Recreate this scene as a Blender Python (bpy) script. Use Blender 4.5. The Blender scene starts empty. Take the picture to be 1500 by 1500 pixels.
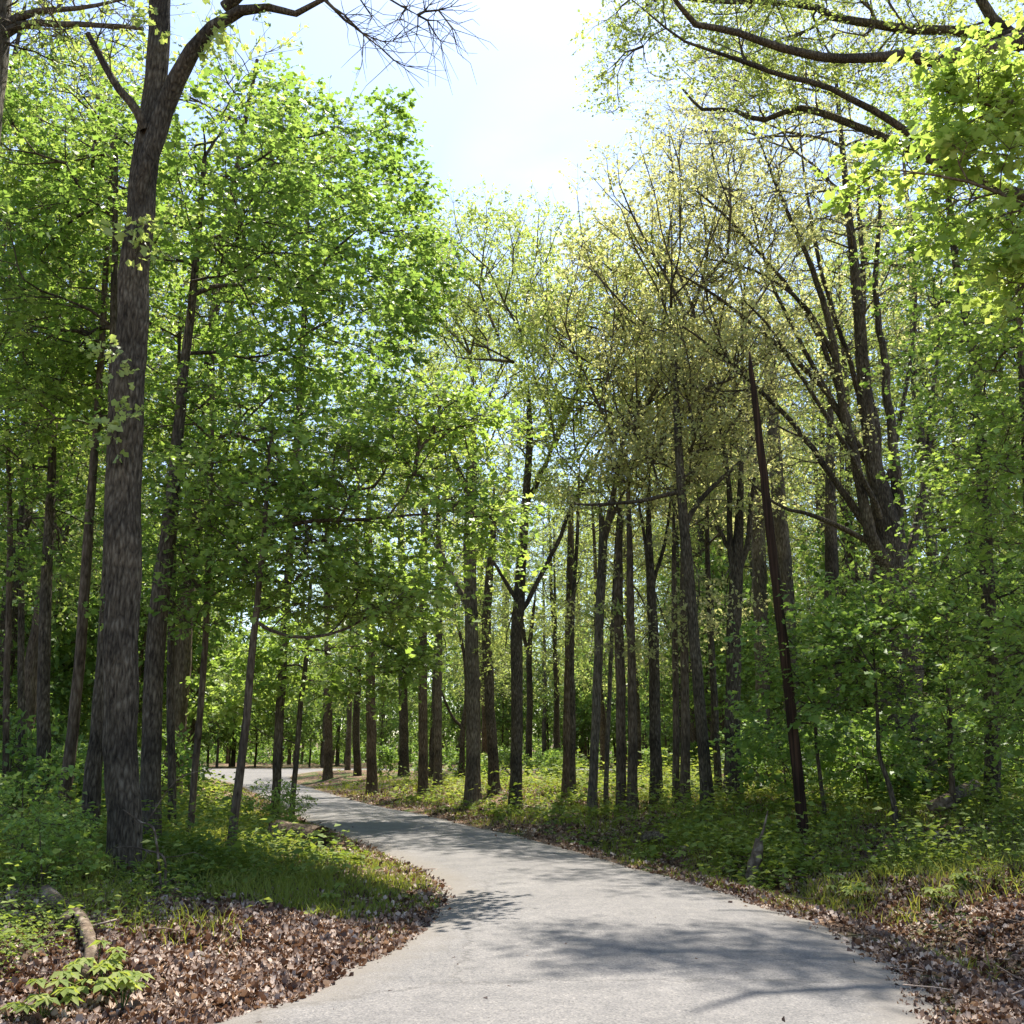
import bpy, math, random
import numpy as np
R = math.radians
C = bpy.context.scene.collection
scene = bpy.context.scene

# ------------------------------------------------------------------ camera, sky, sun, exposure
F, CX, HOR, CAMH = 1500.0, 750.0, 1105.0, 1.6      # focal length and horizon in photo pixels
TH = math.atan((HOR - CX) / F)
cam_d = bpy.data.cameras.new("camera"); cam = bpy.data.objects.new("camera", cam_d); C.objects.link(cam)
cam_d.sensor_width = 36.0; cam_d.lens = 36.0 * F / 1500.0; cam_d.clip_end = 2000; cam_d.clip_start = 0.1
cam.location = (0, 0, CAMH); cam.rotation_euler = (R(90) + TH, 0, 0)
scene.camera = cam

SUN_EL, SUN_AZ = 64.0, 11.0                          # azimuth: degrees to the right of the view
w = bpy.data.worlds.new("World"); scene.world = w; w.use_nodes = True
nt = w.node_tree; nt.nodes.clear()
sky = nt.nodes.new("ShaderNodeTexSky"); sky.sky_type = 'NISHITA'; sky.sun_disc = False
sky.sun_elevation = R(SUN_EL); sky.sun_rotation = R(SUN_AZ); sky.air_density = 1.0; sky.dust_density = 0.75; sky.ozone_density = 1.2
bg = nt.nodes.new("ShaderNodeBackground"); bg.inputs[1].default_value = 0.125
out = nt.nodes.new("ShaderNodeOutputWorld")
tcw = nt.nodes.new("ShaderNodeTexCoord"); mpw = nt.nodes.new("ShaderNodeMapping"); mpw.inputs["Scale"].default_value = (1.0, 1.0, 2.2); mpw.inputs["Location"].default_value = (0.3, 0.0, 0.15)
cn = nt.nodes.new("ShaderNodeTexNoise"); cn.inputs["Scale"].default_value = 2.4; cn.inputs["Detail"].default_value = 6.0; cn.inputs["Roughness"].default_value = 0.55
cr_ = nt.nodes.new("ShaderNodeValToRGB"); cr_.color_ramp.elements[0].position = 0.58; cr_.color_ramp.elements[1].position = 0.85; cr_.color_ramp.elements[1].color = (0.75, 0.75, 0.75, 1)
cm = nt.nodes.new("ShaderNodeMix"); cm.data_type = 'RGBA'; cm.inputs[7].default_value = (4.4, 4.9, 5.2, 1)
nt.links.new(tcw.outputs["Generated"], mpw.inputs[0]); nt.links.new(mpw.outputs[0], cn.inputs["Vector"]); nt.links.new(cn.outputs["Fac"], cr_.inputs[0]); 
# one soft cumulus low in the gap (a fixed direction in the sky) broken up by the same noise
vd = nt.nodes.new("ShaderNodeVectorMath"); vd.operation = 'DOT_PRODUCT'; _cd = (0.045, 0.900, 0.535); vd.inputs[1].default_value = tuple(c / math.sqrt(sum(k * k for k in _cd)) for c in _cd)
vn = nt.nodes.new("ShaderNodeVectorMath"); vn.operation = 'NORMALIZE'
ca = nt.nodes.new("ShaderNodeMapRange"); ca.inputs[1].default_value = 0.9935; ca.inputs[2].default_value = 1.002
cb = nt.nodes.new("ShaderNodeMapRange"); cb.inputs[1].default_value = 0.40; cb.inputs[2].default_value = 0.62
cmul = nt.nodes.new("ShaderNodeMath"); cmul.operation = 'MULTIPLY'; cmax = nt.nodes.new("ShaderNodeMath"); cmax.operation = 'MAXIMUM'
nt.links.new(tcw.outputs["Generated"], vn.inputs[0]); nt.links.new(vn.outputs[0], vd.inputs[0]); nt.links.new(vd.outputs["Value"], ca.inputs[0]); nt.links.new(cn.outputs["Fac"], cb.inputs[0])
nt.links.new(ca.outputs[0], cmul.inputs[0]); nt.links.new(cb.outputs[0], cmul.inputs[1]); chf = nt.nodes.new('ShaderNodeMath'); chf.operation = 'MULTIPLY'; chf.inputs[1].default_value = 0.6; nt.links.new(cmul.outputs[0], chf.inputs[0]); nt.links.new(chf.outputs[0], cmax.inputs[0]); nt.links.new(cr_.outputs[0], cmax.inputs[1]); nt.links.new(cmax.outputs[0], cm.inputs[0])
nt.links.new(sky.outputs[0], cm.inputs[6]); nt.links.new(cm.outputs[2], bg.inputs[0]); nt.links.new(bg.outputs[0], out.inputs[0])
sun_d = bpy.data.lights.new("sun", 'SUN'); sun = bpy.data.objects.new("sun", sun_d); C.objects.link(sun)
sun_d.energy = 5.0; sun_d.angle = R(0.53); sun_d.color = (1.0, 0.95, 0.86)
sun.rotation_euler = (R(90 - SUN_EL), 0, R(180 - SUN_AZ))
sun.location = (20, 40, 60)
scene.view_settings.view_transform = 'Standard'; scene.view_settings.look = 'None'
scene.view_settings.exposure = 1.35; scene.view_settings.gamma = 1.0
cy = scene.cycles
cy.max_bounces = 7; cy.diffuse_bounces = 4; cy.transmission_bounces = 5; cy.glossy_bounces = 2; cy.transparent_max_bounces = 4
cy.caustics_reflective = False; cy.caustics_refractive = False; cy.sample_clamp_indirect = 6.0
cy.use_denoising = True

# ------------------------------------------------------------------ pixel helpers (photo pixels -> world points)
ST, CT = math.sin(TH), math.cos(TH)
def ray(px, py):
    u = (px - CX) / F; v = (CX - py) / F
    return np.array([u, CT - v * ST, ST + v * CT])
def at(px, py, Y):
    d = ray(px, py); t = Y / d[1]
    return np.array([d[0] * t, Y, CAMH + d[2] * t])
def ppm(px, py, Y):
    """metres per photo pixel at that point"""
    return Y / ray(px, py)[1] / F

# ------------------------------------------------------------------ noise
_tab = np.random.RandomState(7).rand(256, 256)
def vnoise(x, y):
    x = np.asarray(x, float); y = np.asarray(y, float)
    xi = np.floor(x).astype(int); yi = np.floor(y).astype(int)
    fx = x - xi; fy = y - yi
    fx = fx * fx * (3 - 2 * fx); fy = fy * fy * (3 - 2 * fy)
    a = _tab[xi & 255, yi & 255]; b = _tab[(xi + 1) & 255, yi & 255]
    c = _tab[xi & 255, (yi + 1) & 255]; d = _tab[(xi + 1) & 255, (yi + 1) & 255]
    return (a * (1 - fx) + b * fx) * (1 - fy) + (c * (1 - fx) + d * fx) * fy
def fbm(x, y, o=3):
    s = 0; a = 0.5; n = 0
    for i in range(o):
        s = s + a * vnoise(x * 2 ** i + 13.7 * i, y * 2 ** i + 5.1 * i); n += a; a *= 0.5
    return s / n
def sstep(a, b, x):
    t = np.clip((x - a) / (b - a), 0, 1); return t * t * (3 - 2 * t)

# ------------------------------------------------------------------ road outline
def flat(px, py):
    d = ray(px, py); t = -CAMH / d[2]; return (d[0] * t, d[1] * t)
Lpx = [(270, 1500), (400, 1462), (480, 1426), (560, 1388), (615, 1352), (644, 1318), (640, 1290), (600, 1264), (555, 1246), (500, 1222), (440, 1196), (398, 1175), (368, 1160), (335, 1147)]
Rpx = [(1395, 1500), (1345, 1430), (1276, 1384), (1190, 1346), (1120, 1321), (1040, 1297), (960, 1276), (880, 1255), (800, 1233), (720, 1214), (640, 1196), (560, 1180), (500, 1166), (455, 1153), (428, 1145)]
Le = [(-10.0, -34.0), (-6.4, -10), (-4.0, 0)] + [flat(*p) for p in Lpx]
Re = [(-5.2, -34.0), (-1.6, -10), (0.9, 1)] + [flat(*p) for p in Rpx]
Le += [(-24.0, 74.0), (-27, 80)]; Re += [(-14.5, 71), (-13.5, 80)]
def resample(P, n, jit=0.0, seed=0):
    P = np.array(P, float)
    # Catmull-Rom then even spacing
    Q = [P[0]]
    for i in range(len(P) - 1):
        p0 = P[max(i - 1, 0)]; p1 = P[i]; p2 = P[i + 1]; p3 = P[min(i + 2, len(P) - 1)]
        for k in range(1, 13):
            t = k / 12
            Q.append(0.5 * ((2 * p1) + (-p0 + p2) * t + (2 * p0 - 5 * p1 + 4 * p2 - p3) * t * t + (-p0 + 3 * p1 - 3 * p2 + p3) * t ** 3))
    Q = np.array(Q); s = np.r_[0, np.cumsum(np.linalg.norm(np.diff(Q, axis=0), axis=1))]
    u = np.linspace(0, s[-1], n)
    return np.stack([np.interp(u, s, Q[:, j]) for j in range(P.shape[1])], 1)
LE = resample(Le, 420); RE = resample(Re, 420)
_r = np.random.RandomState(3)
for E, sg in ((LE, 1), (RE, -1)):
    k = np.arange(len(E)); E[:, 0] += (fbm(k * 0.21 + sg * 40, k * 0 + 3.0, 3) - 0.5) * 0.16 * np.clip(E[:, 1] / 12, 0.3, 2)
POLY = np.vstack([LE, RE[::-1]])
BRY0, BRY1 = 79.0, 86.0                               # the cross road far back
def seg_dist(P, E):
    best = np.full(len(P), 1e9)
    A = E[:-1:2]; B = E[2::2] if len(E) % 2 else np.vstack([E[2::2], E[-1:]])
    n = min(len(A), len(B)); A = A[:n]; B = B[:n]
    for i in range(0, len(P), 4000):
        p = P[i:i + 4000, None, :]; ab = (B - A)[None]; ap = p - A[None]
        t = np.clip((ap * ab).sum(2) / ((ab * ab).sum(2) + 1e-9), 0, 1)
        best[i:i + 4000] = np.sqrt(((ap - ab * t[..., None]) ** 2).sum(2).min(1))
    return best
def inside(P):
    x, y = P[:, 0], P[:, 1]; c = np.zeros(len(P), bool); V = POLY[::2]; n = len(V); j = n - 1
    for i in range(n):
        xi, yi = V[i]; xj, yj = V[j]
        if yi != yj:
            c ^= ((yi > y) != (yj > y)) & (x < (xj - xi) * (y - yi) / (yj - yi) + xi)
        j = i
    return c
def road_e(P):
    """(distance outside the road edge, negative on the road; True where the left edge is nearer)"""
    P = np.asarray(P, float).reshape(-1, 2)
    dl = seg_dist(P, LE); dr = seg_dist(P, RE); d = np.minimum(dl, dr); ins = inside(P)
    e = np.where(ins, -d, d)
    eb = np.maximum(np.maximum(BRY0 - P[:, 1], P[:, 1] - BRY1), np.abs(P[:, 0] + 2) - 60)
    return np.minimum(e, eb), dl < dr
def zbase(y): return 0.45 * sstep(56, 80, y)
def terrain(P):
    P = np.asarray(P, float).reshape(-1, 2)
    e, left = road_e(P); x, y = P[:, 0], P[:, 1]
    near = 1 - sstep(34, 60, y)
    zl = 0.42 * sstep(0.2, 4.0, e) + 0.4 * sstep(4, 14, e)
    zr = -0.26 * np.exp(-((e - 0.95) / 0.55) ** 2) * (1 - sstep(18, 26, y)) + 0.62 * sstep(1.2, 5.5, e) + 0.7 * sstep(6, 18, e)
    n = (fbm(x * 0.9, y * 0.9, 3) - 0.5) * 0.24 * sstep(0.1, 1.5, e) + (fbm(x * 0.12 + 9, y * 0.12, 2) - 0.5) * 0.5 * sstep(3, 14, e)
    z = np.where(left, zl, zr) * near + n + 0.25 * sstep(0.3, 3, e) * (1 - near) * (1 - sstep(70, 76, y))
    return zbase(y) + np.where(e < 0, -0.035, z * sstep(-0.02, 0.6, e) - 0.035 * (1 - sstep(0, 0.25, e)))
def tz(x, y): return float(terrain([[x, y]])[0])
def ground_at(px, py):
    d = ray(px, py); t = np.geomspace(4, 260, 1500); P = np.array([0, 0, CAMH]) + d * t[:, None]
    z = terrain(P[:, :2]); k = np.argmax(P[:, 2] <= z)
    return P[k] if P[k, 2] <= z[k] else P[-1]

# ------------------------------------------------------------------ materials
def mat(name):
    m = bpy.data.materials.new(name); m.use_nodes = True; n = m.node_tree; n.nodes.clear()
    o = n.nodes.new("ShaderNodeOutputMaterial"); return m, n, o
def N(n, t, **kw):
    x = n.nodes.new("ShaderNode" + t)
    for k, v in kw.items():
        if k.startswith("i_"): x.inputs[k[2:].replace("_", " ")].default_value = v
        else: setattr(x, k, v)
    return x
def ramp(n, stops, interp='LINEAR'):
    r = n.nodes.new("ShaderNodeValToRGB"); cr = r.color_ramp; cr.interpolation = interp
    while len(cr.elements) < len(stops): cr.elements.new(0.5)
    for e, (p, c) in zip(cr.elements, stops): e.position = p; e.color = (*c, 1)
    return r
def leaf_mat(name, dark, mid, light, trans=0.45, tboost=(1.5, 1.5, 0.8), rough=0.45, spec=0.35):
    m, n, o = mat(name); L = n.links.new
    a = N(n, "Attribute", attribute_name="tint")
    r = ramp(n, [(0.0, dark), (0.55, mid), (1.0, light)])
    L(a.outputs["Fac"], r.inputs[0])
    p = N(n, "BsdfPrincipled", i_Roughness=rough); p.inputs["Specular IOR Level"].default_value = spec
    L(r.outputs[0], p.inputs["Base Color"])
    mx = N(n, "Mix", data_type='RGBA', blend_type='MULTIPLY'); mx.inputs[0].default_value = 1
    mx.inputs[7].default_value = (*tboost, 1); L(r.outputs[0], mx.inputs[6])
    t = N(n, "BsdfTranslucent"); L(mx.outputs[2], t.inputs[0])
    s = N(n, "MixShader"); s.inputs[0].default_value = trans
    L(p.outputs[0], s.inputs[1]); L(t.outputs[0], s.inputs[2]); L(s.outputs[0], o.inputs[0]); return m
def bark_mat(name, dark, mid, light, zs=1.3, sc=9.0, moss=None):
    m, n, o = mat(name); L = n.links.new
    tc = N(n, "TexCoord"); mp = N(n, "Mapping"); mp.inputs["Scale"].default_value = (sc, sc, zs); L(tc.outputs["Object"], mp.inputs[0])
    nz = N(n, "TexNoise", i_Scale=1.6, i_Detail=7.0, i_Roughness=0.62); L(mp.outputs[0], nz.inputs["Vector"])
    vo = N(n, "TexVoronoi", i_Scale=1.8); vo.feature = 'DISTANCE_TO_EDGE'
    mv = N(n, "Mix", data_type='VECTOR'); mv.inputs[0].default_value = 0.25; L(mp.outputs[0], mv.inputs[4]); L(nz.outputs["Color"], mv.inputs[5]); L(mv.outputs[1], vo.inputs["Vector"])
    ad = N(n, "Math", operation='MULTIPLY_ADD'); L(vo.outputs["Distance"], ad.inputs[0]); ad.inputs[1].default_value = 0.7; 
    n2 = N(n, "TexNoise", i_Scale=1.1, i_Detail=3.0); L(tc.outputs["Object"], n2.inputs["Vector"])
    L(nz.outputs["Fac"], ad.inputs[2])
    r = ramp(n, [(0.32, dark), (0.6, mid), (0.95, light)]); L(ad.outputs[0], r.inputs[0])
    r2 = ramp(n, [(0.35, (0.55, 0.54, 0.52)), (0.62, (1.2, 1.15, 1.05)), (0.78, (1.7, 1.75, 1.45))]); L(n2.outputs["Fac"], r2.inputs[0])
    mx = N(n, "Mix", data_type='RGBA', blend_type='MULTIPLY'); mx.inputs[0].default_value = 1; L(r.outputs[0], mx.inputs[6]); L(r2.outputs[0], mx.inputs[7])
    p = N(n, "BsdfPrincipled", i_Roughness=0.9); p.inputs["Specular IOR Level"].default_value = 0.15
    L(mx.outputs[2], p.inputs["Base Color"])
    b = N(n, "Bump", i_Strength=1.0, i_Distance=0.05); L(ad.outputs[0], b.inputs["Height"]); L(b.outputs[0], p.inputs["Normal"])
    L(p.outputs[0], o.inputs[0]); return m

M = {}
M['maple'] = leaf_mat("maple leaf", (0.095, 0.172, 0.040), (0.195, 0.305, 0.070), (0.345, 0.432, 0.125), 0.52, (1.45, 1.4, 0.9))
M['maple_light'] = leaf_mat("young maple leaf", (0.132, 0.218, 0.046), (0.245, 0.350, 0.078), (0.380, 0.452, 0.138), 0.53, (1.45, 1.4, 0.9))
M['oak_spring'] = leaf_mat("spring oak leaf", (0.220, 0.280, 0.080), (0.350, 0.415, 0.130), (0.460, 0.480, 0.190), 0.52, (1.4, 1.4, 0.95))
M['oak_tan'] = leaf_mat("oak catkin", (0.290, 0.300, 0.130), (0.430, 0.430, 0.195), (0.530, 0.490, 0.275), 0.58, (1.4, 1.4, 1.05))
M['far_leaf'] = leaf_mat("far wood leaf", (0.078, 0.146, 0.036), (0.162, 0.258, 0.062), (0.285, 0.362, 0.102), 0.53, (1.45, 1.4, 0.9))
M['herb'] = leaf_mat("ground cover leaf", (0.080, 0.125, 0.028), (0.190, 0.250, 0.055), (0.330, 0.360, 0.120), 0.45, (1.45, 1.4, 0.7), 0.6, 0.12)
M['grass'] = leaf_mat("grass blade", (0.110, 0.135, 0.028), (0.210, 0.240, 0.050), (0.320, 0.315, 0.110), 0.45, (1.45, 1.4, 0.7), 0.6, 0.12)
M['litter'] = leaf_mat("dry leaf", (0.045, 0.023, 0.015), (0.170, 0.102, 0.068), (0.50, 0.39, 0.305), 0.15, (1.2, 0.9, 0.6), 0.6, 0.3)
M['bark_dark'] = bark_mat("dark furrowed bark", (0.015, 0.011, 0.008), (0.092, 0.073, 0.054), (0.215, 0.182, 0.142), 4.6, 17.0)
M['bark_grey'] = bark_mat("grey bark", (0.035, 0.028, 0.022), (0.140, 0.115, 0.090), (0.26, 0.225, 0.185), 3.4, 13.0)
M['bark_brown'] = bark_mat("brown bark", (0.030, 0.020, 0.014), (0.125, 0.092, 0.066), (0.23, 0.185, 0.14), 3.2, 13.0)
M['twig'] = bark_mat("grey-brown twig bark", (0.05, 0.04, 0.03), (0.13, 0.105, 0.078), (0.22, 0.185, 0.145))
M['dead'] = bark_mat("weathered dead wood", (0.04, 0.028, 0.019), (0.14, 0.105, 0.078), (0.34, 0.285, 0.23), 5.0, 5.0)
M['pole'] = bark_mat("creosoted pole wood", (0.012, 0.008, 0.006), (0.045, 0.026, 0.018), (0.10, 0.055, 0.038), 0.35, 14.0)

def ground_mat():
    m, n, o = mat("forest floor"); L = n.links.new
    tc = N(n, "TexCoord")
    v = N(n, "TexVoronoi", i_Scale=16.0, i_Randomness=1.0); L(tc.outputs["Object"], v.inputs["Vector"])
    sep = N(n, "SeparateColor"); L(v.outputs["Color"], sep.inputs[0])
    r = ramp(n, [(0.0, (0.045, 0.026, 0.016)), (0.35, (0.105, 0.062, 0.038)), (0.7, (0.185, 0.118, 0.075)), (1.0, (0.29, 0.21, 0.15))]); L(sep.outputs[0], r.inputs[0])
    nz = N(n, "TexNoise", i_Scale=0.55, i_Detail=6.0, i_Roughness=0.65); L(tc.outputs["Object"], nz.inputs["Vector"])
    g = N(n, "TexNoise", i_Scale=9.0, i_Detail=5.0, i_Roughness=0.7); L(tc.outputs["Object"], g.inputs["Vector"])
    gr = ramp(n, [(0.3, (0.022, 0.045, 0.010)), (0.7, (0.075, 0.115, 0.028))]); L(g.outputs["Fac"], gr.inputs[0])
    mk = ramp(n, [(0.50, (0, 0, 0)), (0.60, (1, 1, 1))]); L(nz.outputs["Fac"], mk.inputs[0])
    mx = N(n, "Mix", data_type='RGBA'); L(mk.outputs[0], mx.inputs[0]); L(r.outputs[0], mx.inputs[6]); L(gr.outputs[0], mx.inputs[7])
    p = N(n, "BsdfPrincipled", i_Roughness=0.95); p.inputs["Specular IOR Level"].default_value = 0.1
    L(mx.outputs[2], p.inputs["Base Color"])
    b = N(n, "Bump", i_Strength=0.7, i_Distance=0.05); L(g.outputs["Fac"], b.inputs["Height"]); L(b.outputs[0], p.inputs["Normal"])
    L(p.outputs[0], o.inputs[0]); return m
def road_mat():
    m, n, o = mat("worn asphalt"); L = n.links.new
    tc = N(n, "TexCoord")
    big = N(n, "TexNoise", i_Scale=0.35, i_Detail=4.0, i_Roughness=0.6); L(tc.outputs["Object"], big.inputs["Vector"])
    md = N(n, "TexNoise", i_Scale=3.2, i_Detail=6.0, i_Roughness=0.7); L(tc.outputs["Object"], md.inputs["Vector"])
    fine = N(n, "TexVoronoi", i_Scale=85.0); L(tc.outputs["Object"], fine.inputs["Vector"])
    sp = N(n, "SeparateColor"); L(fine.outputs["Color"], sp.inputs[0])
    r1 = ramp(n, [(0.25, (0.122, 0.115, 0.110)), (0.75, (0.176, 0.166, 0.158))]); L(big.outputs["Fac"], r1.inputs[0])
    r2 = ramp(n, [(0.28, (0.72, 0.72, 0.73)), (0.72, (1.14, 1.12, 1.10))]); L(md.outputs["Fac"], r2.inputs[0])
    r3 = ramp(n, [(0.0, (0.45, 0.45, 0.47)), (0.3, (0.88, 0.88, 0.88)), (0.75, (1.05, 1.04, 1.02)), (1.0, (1.55, 1.5, 1.42))]); L(sp.outputs[0], r3.inputs[0])
    a = N(n, "Mix", data_type='RGBA', blend_type='MULTIPLY'); a.inputs[0].default_value = 1; L(r1.outputs[0], a.inputs[6]); L(r2.outputs[0], a.inputs[7])
    c = N(n, "Mix", data_type='RGBA', blend_type='MULTIPLY'); c.inputs[0].default_value = 0.8; L(a.outputs[2], c.inputs[6]); L(r3.outputs[0], c.inputs[7])
    # hairline cracks
    cv = N(n, "TexVoronoi", i_Scale=0.33); cv.feature = 'DISTANCE_TO_EDGE'
    wv = N(n, "Mix", data_type='VECTOR'); wv.inputs[0].default_value = 0.35; L(tc.outputs["Object"], wv.inputs[4]); L(md.outputs["Color"], wv.inputs[5]); L(wv.outputs[1], cv.inputs["Vector"])
    cr = ramp(n, [(0.0, (0.35, 0.34, 0.33)), (0.006, (1, 1, 1))]); L(cv.outputs["Distance"], cr.inputs[0])
    d = N(n, "Mix", data_type='RGBA', blend_type='MULTIPLY'); d.inputs[0].default_value = 0.55; L(c.outputs[2], d.inputs[6]); L(cr.outputs[0], d.inputs[7])
    # tan dust along the edges (attribute measured in metres from the edge)
    ea = N(n, "Attribute", attribute_name="tint")
    en = N(n, "Math", operation='ADD'); L(ea.outputs["Fac"], en.inputs[0])
    ms = N(n, "Math", operation='MULTIPLY'); L(md.outputs["Fac"], ms.inputs[0]); ms.inputs[1].default_value = 0.7; L(ms.outputs[0], en.inputs[1])
    er = ramp(n, [(0.36, (1, 1, 1)), (0.95, (0, 0, 0))]); L(en.outputs[0], er.inputs[0])
    e = N(n, "Mix", data_type='RGBA'); L(er.outputs[0], e.inputs[0]); L(d.outputs[2], e.inputs[6]); e.inputs[7].default_value = (0.150, 0.129, 0.105, 1)
    p = N(n, "BsdfPrincipled", i_Roughness=0.78); p.inputs["Specular IOR Level"].default_value = 0.3
    L(e.outputs[2], p.inputs["Base Color"])
    b = N(n, "Bump", i_Strength=0.35, i_Distance=0.006); L(fine.outputs["Distance"], b.inputs["Height"]); L(b.outputs[0], p.inputs["Normal"])
    L(p.outputs[0], o.inputs[0]); return m
M['ground'] = ground_mat(); M['road'] = road_mat()

# ------------------------------------------------------------------ mesh helpers
def mesh_obj(name, V, faces, material, parent=None, loc=None, tint=None, smooth=False):
    """faces: list of (F,k) index arrays"""
    V = np.asarray(V, np.float32)
    if loc is not None: V = V - np.asarray(loc, np.float32)
    me = bpy.data.meshes.new(name)
    faces = [f for f in faces if len(f)]
    nl = sum(f.size for f in faces); nf = sum(len(f) for f in faces)
    me.vertices.add(len(V)); me.vertices.foreach_set("co", V.ravel())
    me.loops.add(nl); me.polygons.add(nf)
    me.loops.foreach_set("vertex_index", np.concatenate([f.ravel() for f in faces]).astype(np.int32))
    sizes = np.concatenate([np.full(len(f), f.shape[1]) for f in faces])
    me.polygons.foreach_set("loop_start", (np.cumsum(sizes) - sizes).astype(np.int32))
    if smooth: me.polygons.foreach_set("use_smooth", np.ones(nf, bool))
    me.update(calc_edges=True)
    if tint is not None:
        a = me.attributes.new("tint", 'FLOAT', 'POINT'); a.data.foreach_set("value", np.asarray(tint, np.float32))
    me.materials.append(material)
    o = bpy.data.objects.new(name, me); C.objects.link(o)
    if parent is not None: o.parent = parent
    elif loc is not None: o.location = loc
    return o
def norm(a): return a / (np.linalg.norm(a, axis=-1, keepdims=True) + 1e-9)
def tubes(pts, rad, sides, lobes=0.0, rng=None, cap=False):
    """pts (n,k,3), rad (n,k) -> verts, quads"""
    n, k, _ = pts.shape
    T = np.empty_like(pts); T[:, 1:-1] = pts[:, 2:] - pts[:, :-2]; T[:, 0] = pts[:, 1] - pts[:, 0]; T[:, -1] = pts[:, -1] - pts[:, -2]
    T = norm(T); mean = norm(pts[:, -1] - pts[:, 0])
    ref = np.where(np.abs(mean[:, 2:3]) < 0.75, np.array([[0, 0, 1.0]]), np.array([[1.0, 0.13, 0]]))[:, None, :]
    A = norm(np.cross(T, np.broadcast_to(ref, T.shape))); B = np.cross(T, A)
    th = np.linspace(0, 2 * np.pi, sides, endpoint=False)
    rr = np.repeat(rad[:, :, None], sides, 2)
    if lobes and rng is not None:
        ph = rng.rand(4) * 6.28; z = np.arange(k)[None, :, None] * 0.35
        f = 1 + lobes * (0.6 * np.sin(3 * th + ph[0] + 0.15 * z) + 0.4 * np.sin(5 * th + ph[1] - 0.2 * z) + 0.35 * np.sin(2 * th + ph[2] + z) + 0.5 * (rng.rand(n, k, sides) - 0.5))
        rr = rr * f
    V = pts[:, :, None, :] + rr[..., None] * (np.cos(th)[None, None, :, None] * A[:, :, None, :] + np.sin(th)[None, None, :, None] * B[:, :, None, :])
    i = np.arange(n)[:, None, None] * k * sides; j = np.arange(k - 1)[None, :, None] * sides; s = np.arange(sides)[None, None, :]; s2 = (s + 1) % sides
    q = np.stack([i + j + s, i + j + s2, i + j + sides + s2, i + j + sides + s], -1).reshape(-1, 4)
    V = V.reshape(-1, 3)
    F_ = [q]
    if cap:
        F_.append(np.stack([np.arange(sides)[None, ::-1] + b * k * sides for b in range(n)]).reshape(n, sides))
        F_.append(np.stack([np.arange(sides)[None, :] + (b + 1) * k * sides - sides for b in range(n)]).reshape(n, sides))
    return V, F_
class Geo:
    def __init__(s): s.V = []; s.F = {}; s.n = 0; s.t = []
    def add(s, V, F_, tint=None):
        for f in F_: s.F.setdefault(f.shape[1], []).append(f + s.n)
        s.V.append(V); s.n += len(V)
        if tint is not None: s.t.append(tint)
    def obj(s, name, m, parent=None, loc=None, smooth=False):
        if not s.n: return None
        return mesh_obj(name, np.concatenate(s.V), [np.concatenate(v) for v in s.F.values()], m, parent, loc, np.concatenate(s.t) if s.t else None, smooth)
LEAFS = {
    'maple': (np.array([(0, 0, 0), (.46, .06, .05), (.22, .34, -.02), (.44, .66, .04), (0, 1, -.12), (-.44, .66, .04), (-.22, .34, -.02), (-.46, .06, .05)], float), [np.arange(8)[None]]),
    'oval': (np.array([(0, 0, 0), (.30, .42, .08), (0, 1, -.06), (-.30, .42, .08)], float), [np.array([[0, 1, 2], [0, 2, 3]])]),
    'long': (np.array([(0, 0, 0), (.17, .4, .07), (0, 1, -.12), (-.17, .4, .07)], float), [np.array([[0, 1, 2], [0, 2, 3]])]),
    'curl': (np.array([(0, 0, 0), (.32, .2, .16), (.30, .7, .10), (0, 1, .22), (-.32, .7, .2), (-.30, .25, .05)], float), [np.array([[0, 1, 2, 3], [0, 3, 4, 5]])]),
    'crisp': (np.array([(0, 0, 0), (.40, .12, .25), (.16, .36, -.05), (.42, .68, .22), (0, 1, .30), (-.38, .70, .05), (-.15, .38, .02), (-.40, .10, .28)], float), [np.array([[0, 1, 2, 6, 7][:4], [2, 3, 4, 5]]), np.array([[0, 6, 7], [2, 5, 6]])]),
    'chip': (np.array([(-.4, 0, 0), (.4, .1, .05), (.1, .9, 0)], float), [np.array([[0, 1, 2]])]),
}
def leaves(P, A, Nn, size, shape, rng):
    T, F_ = LEAFS[shape]; n = len(P); k = len(T)
    A = norm(A); S = norm(np.cross(Nn, A)); Nn = np.cross(A, S)
    sz = size[:, None, None]
    wj = (0.8 + 0.4 * rng.rand(n))[:, None, None]; zj = (0.3 + 2.0 * rng.rand(n))[:, None, None]
    V = P[:, None] + sz * (T[None, :, 0:1] * wj * S[:, None] + T[None, :, 1:2] * A[:, None] + T[None, :, 2:3] * zj * Nn[:, None])
    off = (np.arange(n) * k)[:, None, None]
    return V.reshape(-1, 3), [(f[None] + off).reshape(-1, f.shape[1]) for f in F_]

def thing(name, label, cat, loc=(0, 0, 0), group=None):
    o = bpy.data.objects.new(name, None); C.objects.link(o); o.location = loc; o.empty_display_size = 0.3
    o['label'] = label; o['category'] = cat
    if group: o['group'] = group
    return o
def dup(root, loc, rz, sc, label, group):
    r = root.copy(); C.objects.link(r); r.location = loc; r.rotation_euler = (0, 0, rz); r.scale = sc; r['label'] = label; r['group'] = group
    for ch in list(root.children):
        c = ch.copy(); C.objects.link(c); c.parent = r
    return r

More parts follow.
